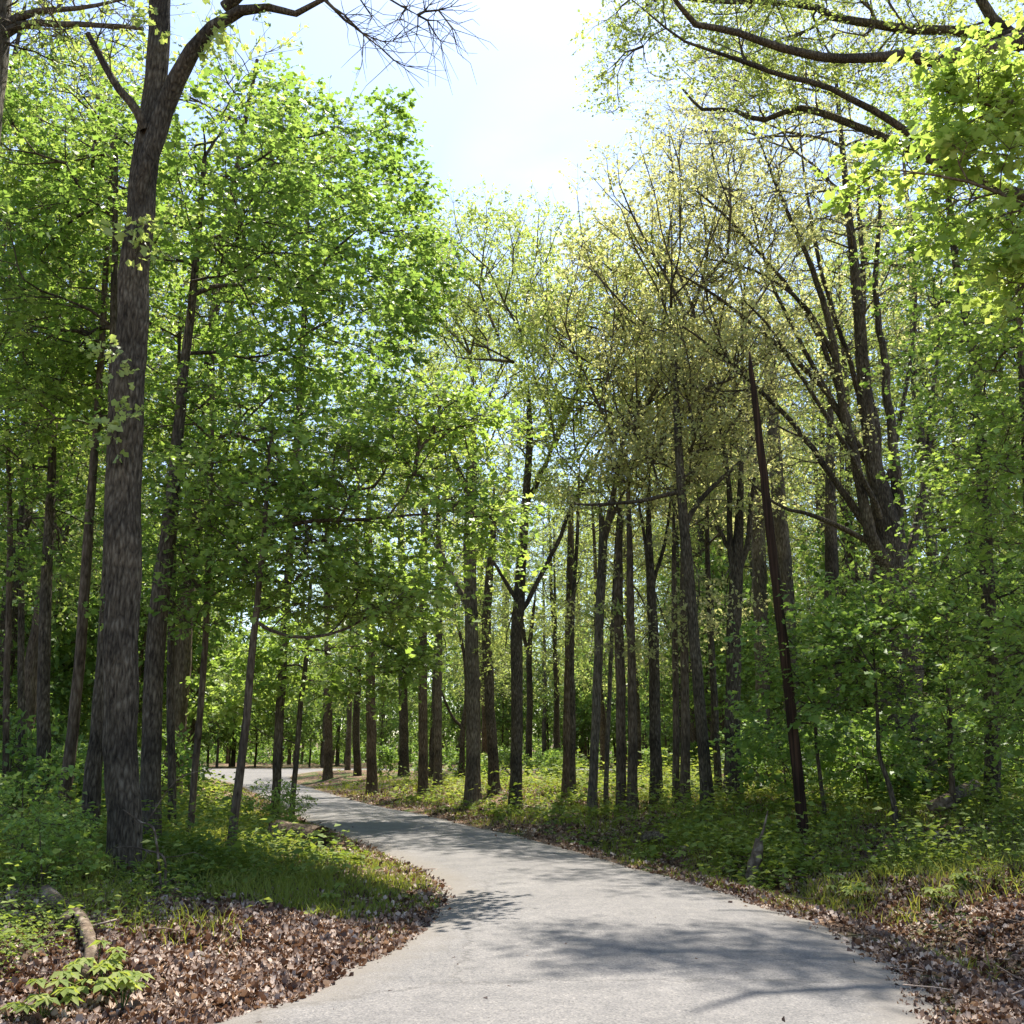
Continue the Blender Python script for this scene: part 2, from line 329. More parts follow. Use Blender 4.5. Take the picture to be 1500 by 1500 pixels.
# ------------------------------------------------------------------ trees
def smooth_path(P, n):
    return resample(P, n)
def grow(rng, trunk, trad, tips, attach, pathw=0.45, wig=0.05, rtip=0.010, rexp=0.45, up=0.25, down_pen=0.4, seg=0.7, extra=None):
    """tips are reached from the trunk (or from the given limbs) along the cheapest way; returns branch tubes and the outer nodes"""
    pos = [p for p in trunk]; par = [-1] + list(range(len(trunk) - 1)); d0 = np.diff(trunk, axis=0); d0 = norm(np.vstack([d0, d0[-1:]]))
    dirs = [d for d in d0]; pl = [0.0] * len(trunk); ok = [i >= attach for i in range(len(trunk))]; fixr = [r for r in trad]
    for (LP, LR, at_i) in (extra or []):
        prev = at_i; d = norm(np.vstack([np.diff(LP, axis=0), (LP[-1] - LP[-2])[None]])); acc = 0
        for q in range(len(LP)):
            pos.append(LP[q]); par.append(prev); dirs.append(d[q]); pl.append(acc); ok.append(q > 0); fixr.append(LR[q]); prev = len(pos) - 1
            acc += 0.3 * np.linalg.norm(LP[q] - LP[q - 1]) if q else 0
    n0 = len(pos); MAXN = n0 + len(tips) * 40
    Pp = np.zeros((MAXN, 3)); Dd = np.zeros((MAXN, 3)); PL = np.zeros(MAXN); OK = np.zeros(MAXN, bool); PR = np.full(MAXN, -1)
    Pp[:n0] = pos; Dd[:n0] = dirs; PL[:n0] = pl; OK[:n0] = ok; PR[:n0] = par
    cnt = n0; br = []
    src = Pp[:n0][OK[:n0]]
    dist = np.array([np.linalg.norm(src - t, axis=1).min() for t in tips]) if len(tips) else np.zeros(0)
    order = np.argsort(dist * (0.8 + 0.4 * rng.rand(len(tips))))
    is_tip = np.zeros(MAXN)
    for ti in order:
        T = tips[ti]; v = T - Pp[:cnt]; L = np.linalg.norm(v, axis=1) + 1e-6
        cs = (v * Dd[:cnt]).sum(1) / L
        cost = L * (1 + 0.45 * (1 - cs) + down_pen * np.clip(-v[:, 2] / L, 0, 1)) + pathw * PL[:cnt]
        cost[~OK[:cnt]] = 1e9
        i = int(np.argmin(cost)); Li = L[i]; vi = v[i] / Li
        k = int(np.clip(round(Li / seg), 2, 9))
        dm = norm(0.55 * Dd[i] + 0.75 * vi); de = norm(vi + np.array([0, 0, up]) * (0.4 + rng.rand()))
        p0 = Pp[i]; p1 = p0 + dm * Li * 0.36; p2 = T - de * Li * 0.33
        t = np.linspace(0, 1, k + 1)[1:, None]
        B = (1 - t) ** 3 * p0 + 3 * (1 - t) ** 2 * t * p1 + 3 * (1 - t) * t * t * p2 + t ** 3 * T
        if k > 1: B[:-1] += rng.normal(0, wig * min(Li, 3.0) * 0.35, (k - 1, 3))
        ids = np.arange(cnt, cnt + k); Pp[ids] = B; PR[ids] = np.r_[i, ids[:-1]]
        dd = np.diff(np.vstack([p0[None], B]), axis=0); Dd[ids] = norm(dd)
        PL[ids] = PL[i] + np.cumsum(np.linalg.norm(dd, axis=1)); OK[ids] = True; is_tip[ids[-1]] = 1
        br.append((i, ids)); cnt += k
    c = is_tip[:cnt].copy()
    for q in range(cnt - 1, 0, -1):
        if PR[q] >= 0: c[PR[q]] += c[q]
    r = rtip * np.maximum(c, 1) ** rexp
    fr = np.array(fixr)
    groups = {}
    for (i, ids) in br:
        base = r[ids[0]] * 1.1
        pr_ = fr[i] * 0.8 if i < n0 else r[i]
        sc = min(1.0, pr_ / max(base, 1e-6))
        rr = np.r_[base * sc, r[ids] * sc]; rr[-1] *= 0.6
        groups.setdefault((len(ids) + 1, 3 if rr[0] < 0.018 else (5 if rr[0] < 0.06 else 8)), []).append((np.vstack([Pp[i][None], Pp[ids]]), rr))
    outer = np.where((c[:cnt] <= 4) & (np.arange(cnt) >= n0))[0]
    return groups, Pp[outer], Dd[outer], is_tip[:cnt][outer] > 0

def spray(rng, P, D, k, L, droop, nleaf, size, shape, flatn, geo_tw, geo_lf, rtw=0.004, spread=0.9, tshift=0.0, upb=0.1, zsq=0.6):
    n = len(P)
    if n == 0: return
    P = np.repeat(P, k, 0); D = np.repeat(D, k, 0); m = len(P)
    d = rng.normal(0, 1, (m, 3)); d[:, 2] *= zsq; D = D * np.array([1, 1, min(1.0, zsq + 0.4)])
    D = norm(D * 0.75 + norm(d) * spread + np.array([0, 0, upb]))
    ln = L[0] + (L[1] - L[0]) * rng.rand(m)
    t = np.array([0, 0.35, 0.7, 1.0])
    pts = P[:, None] + D[:, None] * (ln[:, None] * t)[..., None]
    pts[:, :, 2] -= droop * ln[:, None] * t ** 2
    pts[:, 1:] += rng.normal(0, 0.04, (m, 3, 3)) * ln[:, None, None]
    if geo_tw is not None and rtw > 0:
        V, F_ = tubes(pts, np.repeat(np.array([[1.0, .8, .6, .3]]) * rtw, m, 0), 3); geo_tw.add(V, F_)
    if nleaf <= 0: return
    tt = 0.15 + 0.9 * rng.rand(m, nleaf) ** 0.7; tt = np.minimum(tt, 1.0)
    idx = np.minimum((tt * 3).astype(int), 2); fr = tt * 3 - idx
    a = np.take_along_axis(pts, idx[..., None].repeat(3, 2), 1); b = np.take_along_axis(pts, (idx + 1)[..., None].repeat(3, 2), 1)
    pos = (a + (b - a) * fr[..., None]).reshape(-1, 3); q = len(pos)
    ax = np.repeat(D, nleaf, 0) * 0.55 + rng.normal(0, 0.6, (q, 3)); ax[:, 2] -= 0.15; ax[:, 2] *= min(1.0, zsq + 0.4)
    ax = norm(ax); sz = size * (0.5 + 0.8 * rng.rand(q)) * np.repeat(0.72 + 0.6 * rng.rand(n), k * nleaf)
    pos = pos + ax * (sz * 0.35)[:, None]
    nn = np.array([0, 0, 1.0]) * flatn + rng.normal(0, 0.55, (q, 3))
    V, F_ = leaves(pos, ax, nn, sz, shape, rng)
    tw = np.repeat(rng.rand(m), nleaf) * 0.25 + np.repeat(rng.rand(n), k * nleaf) * 0.40
    tint = np.clip(tw + rng.rand(q) * 0.42 - 0.03 + tshift, 0, 1)
    geo_lf.add(V, F_, np.repeat(tint, len(LEAFS[shape][0])))

def ellips(rng, c, r, n, shell=0.5):
    d = norm(rng.normal(0, 1, (n, 3))); u = rng.rand(n) ** (1 / 3.0); u = u * (1 - shell) + shell * (0.75 + 0.25 * u)
    u = np.where(rng.rand(n) < 0.45, rng.rand(n) ** 0.5, u)
    return c + d * u[:, None] * r
STY = dict(
    maple=dict(leaf='maple', k=6, L=(0.4, 1.15), droop=0.18, nl=9, size=0.088, shape='maple', flatn=1.3, zsq=0.22, upb=0.0, rtw=0.004, pathw=0.35, up=0.15, rtip=0.008),
    young=dict(leaf='maple_light', k=6, L=(0.35, 1.0), droop=0.18, nl=8, size=0.082, shape='maple', flatn=1.4, zsq=0.2, upb=0.0, rtw=0.004, pathw=0.35, up=0.1, rtip=0.007),
    oak=dict(leaf='oak_spring', k=7, L=(0.4, 1.2), droop=0.0, nl=9, size=0.085, shape='oval', flatn=0.4, rtw=0.006, pathw=0.5, up=0.4, rtip=0.011),
    tan=dict(leaf='oak_tan', k=8, L=(0.4, 1.1), droop=0.05, nl=9, size=0.075, shape='oval', flatn=0.3, rtw=0.006, pathw=0.5, up=0.4, rtip=0.011),
    far=dict(leaf='far_leaf', k=5, L=(0.4, 1.2), droop=0.15, nl=7, size=0.19, shape='oval', flatn=0.8, rtw=0.006, pathw=0.35, up=0.15, rtip=0.010),
)
def build_tree(name, label, trunk, trad, tips, style, bark, seed, attach=0.45, limbs=(), group=None, sides=14, lobes=0.05, cat='tree', over=None, flare=0.25, outer_frac=0.5, bare=None, sprigs=None, ridge=0.0):
    """trunk (n,3) world points, trad radii; limbs: list of (points, radii); tips (m,3); bare: extra tips that get twigs only"""
    rng = np.random.RandomState(seed); S = dict(STY[style]); S.update(over or {})
    base = trunk[0].copy()
    n = max(14, int(np.linalg.norm(trunk[-1] - trunk[0]) / 0.45))
    full = resample(np.c_[trunk, trad], n); tp = full[:, :3]; tr = full[:, 3]
    h = np.r_[0, np.cumsum(np.linalg.norm(np.diff(tp, axis=0), axis=1))]
    tr = tr * (1 + flare * np.exp(-h / (0.9 * trad[0] + 0.12)))
    tp[1:-1] += rng.normal(0, 0.06, (n - 2, 3)) * tr[1:-1, None]
    tp0 = tp.copy(); tp0[0, 2] -= 0.35
    root = thing(name, label, cat, base, group)
    if ridge:
        hi = resample(np.c_[tp0, tr], 230); kk = len(hi); sides = 150; V, F_ = tubes(hi[None, :, :3], hi[None, :, 3], sides, 0, rng)
        th = np.tile(np.linspace(0, 2 * np.pi, sides, endpoint=False), kk); ii = np.repeat(np.arange(kk), sides); z = V[:, 2]
        ph = 2.6 * vnoise(z * 1.3 + 5, np.cos(th) * 1.5 + 20) + 3.4 * vnoise(z * 0.45, np.sin(th) * 1.5 + 40)
        fr_ = np.abs(np.sin(13 * th + ph * 2.2)) ** 0.7 * 0.6 + np.abs(np.sin(7 * th - ph * 1.7 + 1.1 * z)) * 0.4
        fr_ = fr_ * (0.55 + 0.8 * vnoise(z * 4.5 + np.cos(th) * 3, np.sin(th) * 3 + z * 1.1)) + 0.5 * np.sin(3 * th + 0.25 * z) * 0.8 + 0.35 * np.sin(2 * th - 0.5 * z + 1)
        V = hi[ii, :3] + (V - hi[ii, :3]) * (1 + ridge * (fr_ - 0.5))[:, None]
    else: V, F_ = tubes(tp0[None], tr[None], sides, lobes, rng)
    g = Geo(); g.add(V, F_)
    g.obj('trunk', bark, root, base, True)
    ex = []
    for lp, lr in limbs:
        m = max(8, int(sum(np.linalg.norm(np.diff(lp, axis=0), axis=1)) / 0.35))
        f2 = resample(np.c_[lp, lr], m); q = f2[:, :3]; q[1:-1] += rng.normal(0, 0.16, (m - 2, 3)) * f2[1:-1, 3:4] + 0.55 * f2[1:-1, 3:4] * np.stack([np.interp(np.arange(1, m - 1), np.linspace(0, m, max(4, m // 4)), rng.normal(0, 1, max(4, m // 4))) for _ in range(3)], 1)
        gl = Geo(); V, F_ = tubes(q[None], f2[None, :, 3], 10, 0.05, rng); gl.add(V, F_); gl.obj('limb', bark, root, base, True)
        ex.append((q, f2[:, 3], int(np.argmin(np.linalg.norm(tp - q[0], axis=1)))))
    tw, lf = Geo(), Geo()
    allt = tips if bare is None else np.vstack([tips, bare])
    if len(allt):
        groups, OP, OD, OT = grow(rng, tp, tr, allt, int(attach * n), S['pathw'], 0.06, S['rtip'], 0.45, S['up'], S.get('down_pen', 0.4), S.get('seg', 0.7), ex)
        for (k, sd), lst in groups.items():
            V, F_ = tubes(np.stack([a for a, _ in lst]), np.stack([b for _, b in lst]), sd); tw.add(V, F_)
        if bare is not None:
            dm = np.min(np.linalg.norm(OP[:, None] - bare[None], axis=2), axis=1); isb = dm < 0.6
            spray(rng, OP[isb], OD[isb], 4, (0.3, 0.8), 0.05, 0, 0.1, 'oval', 0.5, tw, lf, S['rtw'])
            OP, OD, OT = OP[~isb], OD[~isb], OT[~isb]
        keep = OT | (rng.rand(len(OP)) < outer_frac)
        spray(rng, OP[keep], OD[keep], S['k'], S['L'], S['droop'], S['nl'], S['size'], S['shape'], S['flatn'], tw, lf, S['rtw'], S.get('spread', 0.9), S.get('tshift', 0.0), S.get('upb', 0.1), S.get('zsq', 0.6))
    if sprigs is not None:
        sd_ = norm(np.c_[rng.normal(0, 1, (len(sprigs), 2)), rng.normal(0, 0.3, len(sprigs))])
        spray(rng, sprigs, sd_, 4, (0.2, 0.5), 0.2, 6, 0.09, 'maple', 0.9, tw, lf, 0.003)
    tw.obj('branches', M['twig'] if S['leaf'][:3] == 'oak' else bark, root, base, True)
    lf.obj('crown', M[S['leaf']], root, base)
    return root
def px_path(pts, Y, dY=0.0, base_on_ground=True):
    """[(px,py,width_px)] at distance Y -> points and radii; dY leans the far end away"""
    P = []; r = []
    for k, (x, y, wd) in enumerate(pts):
        yy = Y + dY * k / max(1, len(pts) - 1); P.append(at(x, y, yy)); r.append(wd * 0.5 * ppm(x, y, yy))
    P = np.array(P); r = np.array(r)
    if base_on_ground: P[0, 2] = tz(P[0, 0], P[0, 1])
    return P, r
def px_tips(rng, els):
    """[(px,py,Y,rx_px,ry_px,depth_m,n)]"""
    out = []
    for (x, y, Y, rx, ry, dz, n) in els:
        s = ppm(x, y, Y); out.append(ellips(rng, at(x, y, Y), np.array([rx * s, dz, ry * s]), n))
    return np.vstack(out)
# ------------------------------------------------------------------ the setting: ground and roads
def axis(a, b, n, p=2.2):
    t = np.linspace(-1, 1, n); s = np.sign(t) * np.abs(t) ** p
    return np.where(s < 0, -s * a, s * b)
def ground():
    xs = axis(-170, 170, 300, 2.4); ys = np.r_[np.linspace(-40, 4, 40)[:-1], np.linspace(4, 30, 175)[:-1], np.geomspace(30, 420, 130)]
    X, Y = np.meshgrid(xs, ys, indexing='ij'); P = np.stack([X.ravel(), Y.ravel()], 1)
    Z = terrain(P) + sstep(130, 400, P[:, 1]) * 6
    a = (np.arange(len(xs) - 1)[:, None] * len(ys) + np.arange(len(ys) - 1)[None]).ravel()
    q = np.stack([a, a + len(ys), a + len(ys) + 1, a + 1], 1)
    o = mesh_obj('ground', np.c_[P, Z], [q], M['ground'], smooth=True); o['kind'] = 'structure'; o['label'] = 'brown leaf-strewn forest floor with green patches'
ground()
def strip(name, A, B, z, label, crown=0.03):
    m = 13; s = np.linspace(0, 1, m); n = len(A)
    P = A[:, None] * (1 - s)[None, :, None] + B[:, None] * s[None, :, None]
    wd = np.linalg.norm(A - B, axis=1)
    Z = z + crown * (1 - (2 * s - 1) ** 2)[None] * np.ones((n, 1)); Z[:, 0] -= 0.03; Z[:, -1] -= 0.03
    e = np.minimum(s, 1 - s)[None] * wd[:, None]
    a = (np.arange(n - 1)[:, None] * m + np.arange(m - 1)[None]).ravel()
    q = np.stack([a, a + 1, a + m + 1, a + m], 1)
    Z = Z + zbase(P[..., 1])
    o = mesh_obj(name, np.concatenate([P, Z[..., None]], 2).reshape(-1, 3), [q], M['road'], tint=e.ravel(), smooth=True)
    o['kind'] = 'structure'; o['label'] = label
strip('road', LE, RE, 0.0, 'pale worn asphalt lane curving left through the woods')
xx = np.linspace(-60, 60, 80)
strip('back_road', np.c_[xx, BRY1 + 0 * xx], np.c_[xx, BRY0 + 0 * xx], 0.006, 'grey road crossing behind the trees', 0.05)

# ------------------------------------------------------------------ ground stuff
def scatter(rng, n, x0, x1, y0, y1, dens):
    """points in the view wedge, denser near; dens(P,e,left) -> 0..1"""
    y = y0 * (y1 / y0) ** rng.rand(n); s = rng.rand(n)
    x = (x0 + (x1 - x0) * s) * y
    P = np.stack([x, y], 1); e, left = road_e(P); k = rng.rand(n) < dens(P, e, left)
    P = P[k]; return np.c_[P, terrain(P)], e[k], left[k]
def leaf_litter():
    rng = np.random.RandomState(11); g = Geo()
    def dens(P, e, l):
        nz = fbm(P[:, 0] * 1.3, P[:, 1] * 1.3, 3)
        a = np.maximum(np.where(l, sstep(-0.22, 0.05, e), 0.35 * sstep(-0.35, 0.0, e) + 0.65 * sstep(0.0, 0.35, e)), 0.010 * (e < 0) * (e > -1.8)) * np.where(l, 1 - 0.8 * sstep(1.6, 3.4, e + (nz - .5) * 3) * sstep(7.0, 9.0, P[:, 1] + (nz - .5) * 4), 1 - 0.75 * sstep(3.5, 6.5, e + (nz - .5) * 4))
        a = a * (0.35 + 0.9 * sstep(0.35, 0.6, nz)); far = sstep(11, 17, P[:, 1])
        return np.clip(np.where(l, a * (1 - 0.8 * sstep(9.5, 11.5, P[:, 1])), a * (1 - 0.5 * far)), 0, 1)
    P, e, l = scatter(rng, 700000, -0.62, 0.62, 4.5, 46, dens)
    n = len(P); P[:, 2] += 0.012 + 0.03 * rng.rand(n) * (e > 0.1)
    ax = rng.normal(0, 1, (n, 3)); ax[:, 2] *= 0.25; nn = np.array([0, 0, 1.0]) + rng.normal(0, 0.3, (n, 3))
    V, F_ = leaves(P, ax, nn, (0.020 + 0.042 * rng.rand(n) ** 1.5) * (1 + 0.025 * P[:, 1]), 'crisp', rng); g.add(V, F_, np.repeat(rng.rand(n) ** 1.2, 8))
    m = 420; yy = 5 * (22 / 5) ** rng.rand(m); xq = (-0.6 + 1.2 * rng.rand(m)) * yy; Q = np.c_[xq, yy]; ee, ll = road_e(Q); kq = (ee > 0.05) & (ee < 5); Q = np.c_[Q[kq], terrain(Q[kq]) + 0.02]; m = len(Q)
    aa = rng.rand(m) * 6.28; ln = 0.12 + 0.45 * rng.rand(m) ** 2; dv = np.stack([np.cos(aa), np.sin(aa), rng.normal(0, .12, m)], 1) * ln[:, None]
    pts = np.stack([Q, Q + dv * 0.5 + rng.normal(0, .02, (m, 3)), Q + dv], 1); pts[:, :, 2] = np.maximum(pts[:, :, 2], np.repeat(Q[:, 2:], 3, 1)); V, F_ = tubes(pts, np.repeat((0.003 + 0.006 * rng.rand(m))[:, None], 3, 1), 4); g.add(V, F_, np.repeat(rng.rand(m) * 0.9, 12))
    o = g.obj('leaf_litter', M['litter']); o['kind'] = 'stuff'; o['label'] = 'dry brown fallen leaves along both edges of the road'
leaf_litter()
def herbs():
    rng = np.random.RandomState(12); g = Geo()
    def dens(P, e, l):
        x, y = P[:, 0], P[:, 1]; nz = fbm(x * 0.8 + 31, y * 0.8, 3)
        left = sstep(0.9, 2.6, e + (nz - .5) * 2.2) * (0.12 + 0.88 * sstep(0.40, 0.56, nz)) * (0.42 * sstep(0.46, 0.58, fbm(x * 1.7 + 5, y * 1.7, 2)) + 0.14 + 0.75 * sstep(7.4, 9.2, y + (nz - .5) * 4))
        right = sstep(0.5, 2.2, e + (nz - .5) * 2.0 - 2.6 * (1 - sstep(9, 15, y))) * (0.15 + 0.85 * sstep(0.42, 0.56, nz))
        right = right * (1 - 0.75 * sstep(26, 46, y) * sstep(0.36, 0.5, fbm(x * 0.2, y * 0.2 + 7, 2))) * (1 - 0.7 * sstep(44, 56, y))
        return np.clip(np.where(l, left, right), 0, 1)
    P, e, l = scatter(rng, 105000, -0.62, 0.62, 5.0, 78, dens)
    n = len(P); k = 6
    spn = sstep(0.45, 0.6, fbm(P[:, 0] * 0.9 + 70, P[:, 1] * 0.9 + 11, 2)); big = rng.rand(n) < 0.15 + 0.6 * spn
    hgt = (0.05 + 0.34 * rng.rand(n) ** 2.0) * (0.35 + 1.3 * sstep(0.3, 0.7, fbm(P[:, 0] * 0.7, P[:, 1] * 0.7 + 50, 2))) * np.where(big, 1.25, 0.8) * np.where(l, 1.0, 1.35) * np.clip(0.35 + e * 0.5, 0.35, 1.2)
    B = np.repeat(P, k, 0); H = np.repeat(hgt, k); a = rng.rand(n * k) * 6.283; u = rng.rand(n * k)
    rad = np.stack([np.cos(a), np.sin(a), 0.25 - 0.5 * rng.rand(n * k)], 1)
    pos = B + rad * (H * 0.35 * u + 0.01)[:, None]; pos[:, 2] = B[:, 2] + H * (0.25 + 0.8 * rng.rand(n * k)) 
    nn = np.array([0, 0, 1.0]) + rng.normal(0, 0.4, (n * k, 3))
    sz = (0.036 + 0.045 * rng.rand(n * k)) * np.repeat((0.7 + 0.6 * rng.rand(n)) * np.where(big, 1.25, 0.62) * (0.62 + 0.38 * sstep(8, 15, P[:, 1])), k) * (1 + 0.03 * B[:, 1])
    V, F_ = leaves(pos, rad, nn, sz, 'oval', rng)
    tint = np.clip(np.repeat(0.05 + 0.6 * fbm(P[:, 0] * 0.5, P[:, 1] * 0.5, 2) + 0.25 * rng.rand(n), k) + (rng.rand(n * k) - .4) * 0.5, 0, 1)
    g.add(V, F_, np.repeat(tint, 4))
    o = g.obj('ground_cover', M['herb']); o['kind'] = 'stuff'; o['label'] = 'low broad-leaved green ground cover on both verges'
herbs()
def blades(rng, P, h, wd, lean):
    n = len(P); a = rng.rand(n) * 6.283; b = rng.rand(n) * 6.283
    S = np.stack([np.cos(a), np.sin(a), 0 * a], 1) * wd[:, None]; Ld = np.stack([np.cos(b), np.sin(b), 0 * b], 1) * (h * lean)[:, None]
    up = np.array([0, 0, 1.0]) * h[:, None]
    V = np.stack([P - S, P + S, P + S * .7 + up * .6 + Ld * .35, P - S * .7 + up * .6 + Ld * .35, P + up * 0.95 + Ld], 1).reshape(-1, 3)
    o = (np.arange(n) * 5)[:, None]
    return V, [o + np.array([[0, 1, 2, 3]]), o + np.array([[3, 2, 4]])]
def grass():
    rng = np.random.RandomState(13); g = Geo()
    def dens(P, e, l):
        x, y = P[:, 0], P[:, 1]; nz = fbm(x * 1.1 + 3, y * 1.1 + 60, 3)
        edge = sstep(0.0, 0.12, e) * (1 - sstep(0.5, 1.3, e)) * sstep(0.44, 0.56, nz) * sstep(8.5, 11, y)
        meadow = sstep(0.2, 0.9, e) * (1 - sstep(3.5, 6, e)) * sstep(8.6, 11, y) * (1 - sstep(24, 34, y)) * sstep(0.36, 0.55, nz)
        rb = sstep(0.6, 1.4, e) * (1 - sstep(4, 9, e)) * sstep(0.40, 0.56, nz) * sstep(10, 14, y) * 0.8
        return np.clip(np.where(l, np.maximum(edge, meadow), np.maximum(edge, rb)), 0, 1)
    P, e, l = scatter(rng, 300000, -0.5, 0.55, 7.0, 55, dens)
    n = len(P); h = (0.04 + 0.13 * rng.rand(n) ** 1.4) * np.clip(0.5 + e * 0.7, 0.5, 1.5); wd = (0.003 + 0.003 * rng.rand(n)) * (0.6 + P[:, 1] / 14)
    V, F_ = blades(rng, P, h, wd, 0.25 + 0.7 * rng.rand(n))
    tint = np.clip(0.25 + 0.55 * fbm(P[:, 0] * 0.6, P[:, 1] * 0.6 + 20, 2) + (rng.rand(n) - .5) * 0.5, 0, 1)
    g.add(V, F_, np.repeat(tint, 5))
    o = g.obj('grass', M['grass']); o['kind'] = 'stuff'; o['label'] = 'short green grass tufts along the road verges'
grass()

# ------------------------------------------------------------------ the big foreground tree on the left bank
rg = np.random.RandomState(100)
def big_oak():
    Y = 11.6
    P, r = px_path([(178, 1295, 50.2), (177, 1150, 46.9), (176, 950, 46.9), (180, 750, 46.9), (186, 600, 44.5), (195, 450, 41.2), (204, 330, 38.0), (214, 230, 36.5), (224, 150, 32.4), (233, 60, 30.7), (237, -80, 27.5), (240, -260, 22.6), (250, -500, 14.5)], Y, 0.3)
    l1 = px_path([(205, 330, 18.5), (214, 265, 25.7), (224, 215, 28.5), (243, 140, 28.5), (268, 95, 24.9), (300, 48, 21.4), (340, 18, 17.1), (390, 14, 12.1), (440, 22, 9.3), (478, -2, 7.1), (520, -14, 5.7), (560, -8, 4.3)], Y + 0.1, -0.8, False)
    l2 = px_path([(212, 190, 15), (203, 172, 14), (190, 150, 13), (172, 120, 11), (150, 82, 10), (128, 48, 8)], Y, -0.3, False)
    l3 = px_path([(330, 12, 20), (365, -18, 16), (400, -60, 13), (450, -120, 10)], Y, -0.5, False)
    tips = np.vstack([px_tips(rg, [(330, -330, Y, 330, 170, 2.6, 150)])])
    bare = np.array([at(x, y, Y - 0.6 + 0.5 * rg.rand()) for x, y in [(545, 25), (560, 72), (592, 96), (575, 60), (612, 22), (640, 30), (662, 42), (600, 8), (628, 8), (585, 28), (505, 22), (520, 40), (545, 55), (660, 10), (645, 60), (610, 50), (150, 40), (165, 60)]])
    sp = np.array([at(x, y, Y - 0.3) for x, y in [(200, 320), (190, 335), (215, 330), (172, 515), (185, 520), (165, 620), (178, 612), (150, 628), (250, 330), (205, 25), (230, 40), (300, 30), (320, 40), (345, 50), (370, 30), (290, 75)]])
    build_tree('big_tree', 'big dark thick-trunked tree nearest the camera, forking high above the left bank', P, r, tips, 'oak', M['bark_dark'], 101, 0.72, [l1, l2, l3], sides=26, lobes=0.045, flare=0.03, ridge=0.10, over=dict(nl=6, k=5, size=0.08), bare=bare, sprigs=sp)
big_oak()

# ------------------------------------------------------------------ leafy trees of the left wood: (label, base px, Y or None, trunk px polyline, crown ellipsoids, style, seed, over)
def px_tree(name, label, path, els, style, bark, seed, attach=0.4, dY=0.0, Y=None, limbs=(), group=None, over=None, sides=10, lobes=0.04, outer=0.5, flare=0.22):
    rng = np.random.RandomState(seed)
    if Y is None: Y = float(ground_at(path[0][0], path[0][1])[1])
    P, r = px_path(path, Y, dY)
    if style in ('maple', 'young'): els = [(*e[:6], int(e[6] * 0.85 + 1)) for e in els]; outer = min(outer, 0.42)
    E = [(x, y, Y + dy, a, b, c, n) for (x, y, dy, a, b, c, n) in els]
    tips = px_tips(rng, E) if E else np.zeros((0, 3))
    lm = [px_path(p, Y + o, d, False) for (p, o, d) in limbs]
    gz = terrain(tips[:, :2]) + 0.5 if len(tips) else None
    if len(tips): tips[:, 2] = np.maximum(tips[:, 2], gz + rng.rand(len(tips)) * 0.5)
    return build_tree(name, label, P, r, tips, style, bark, seed, attach, lm, group, sides, lobes, over=over, outer_frac=outer, flare=flare)
BD, BG, BB = M['bark_dark'], M['bark_grey'], M['bark_brown']
GL = 'leafy trees of the left wood'
px_tree('maple_tree', 'dark maple close behind the big left tree, its bright crown rising to the right', [(218, 1285, 32), (222, 1100, 29), (231, 900, 27), (243, 810, 24), (256, 690, 18), (270, 540, 14), (285, 400, 11), (300, 230, 7)],
        [(330, 300, 0.3, 190, 190, 2.2, 105), (470, 260, 0.8, 80, 70, 1.4, 26), (430, 420, 0.6, 170, 130, 2.0, 90), (560, 330, 1.2, 50, 50, 1.0, 18)], 'maple', BD, 111, 0.5, Y=14.5, group=GL)
px_tree('maple_tree', 'slender maple sapling leaning right at the verge, nearest its left edge', [(333, 1290, 13), (345, 1180, 13), (358, 1080, 12), (369, 960, 11), (378, 870, 9), (388, 760, 7), (398, 620, 4)],
        [(470, 800, 0.4, 130, 110, 1.5, 110), (620, 650, 0.2, 130, 60, 1.0, 62), (700, 760, 0.0, 75, 42, 0.8, 34), (660, 610, 0.2, 70, 30, 0.8, 20), (560, 880, 0.0, 70, 40, 0.9, 26), (400, 700, 0.0, 140, 100, 1.3, 80)], 'young', BB, 112, 0.5, Y=14.0, group=GL,
        limbs=[([(388, 770, 8), (460, 762, 6), (540, 760, 5), (640, 752, 3)], 0, 0), ([(374, 910, 6), (430, 935, 5), (500, 925, 4), (560, 890, 2.5)], 0, -0.3)])
px_tree('maple_tree', 'slim brown maple two stems left of the leaning verge sapling', [(275, 1262, 10), (288, 1100, 10), (300, 950, 9), (306, 800, 8), (312, 600, 5)],
        [(350, 640, 0.2, 150, 120, 1.6, 100), (300, 860, 0.0, 90, 90, 1.2, 40)], 'maple', BB, 113, 0.45, Y=15.5, group=GL)
px_tree('maple_tree', 'thin dark maple stem just right of the dark trunk behind the big tree', [(250, 1262, 12), (250, 1000, 11), (254, 820, 9), (260, 600, 6), (265, 420, 4)],
        [(240, 560, 0.6, 130, 110, 1.8, 80), (290, 740, 0.5, 110, 90, 1.4, 50)], 'maple', BD, 114, 0.45, Y=16.5, group=GL)
px_tree('maple_tree', 'thick dark trunk leaning in behind the left side of the big tree', [(128, 1235, 28), (140, 1100, 24), (152, 960, 20), (160, 800, 17), (165, 600, 14), (168, 400, 10), (170, 200, 6)],
        [(110, 240, 0.6, 130, 130, 2.2, 120), (60, 430, 0.6, 110, 120, 2.2, 80)], 'maple', BD, 115, 0.5, Y=15.0, group=GL)
px_tree('maple_tree', 'pale brown maple stem crossing up rightward left of the big tree', [(88, 1240, 20), (104, 1090, 17), (118, 950, 15), (128, 800, 14), (140, 640, 11), (152, 450, 9), (165, 200, 5)],
        [(90, 560, 0.5, 110, 110, 1.8, 70), (140, 330, 0.8, 120, 110, 2.0, 70)], 'young', BB, 116, 0.45, Y=16.0, group=GL)
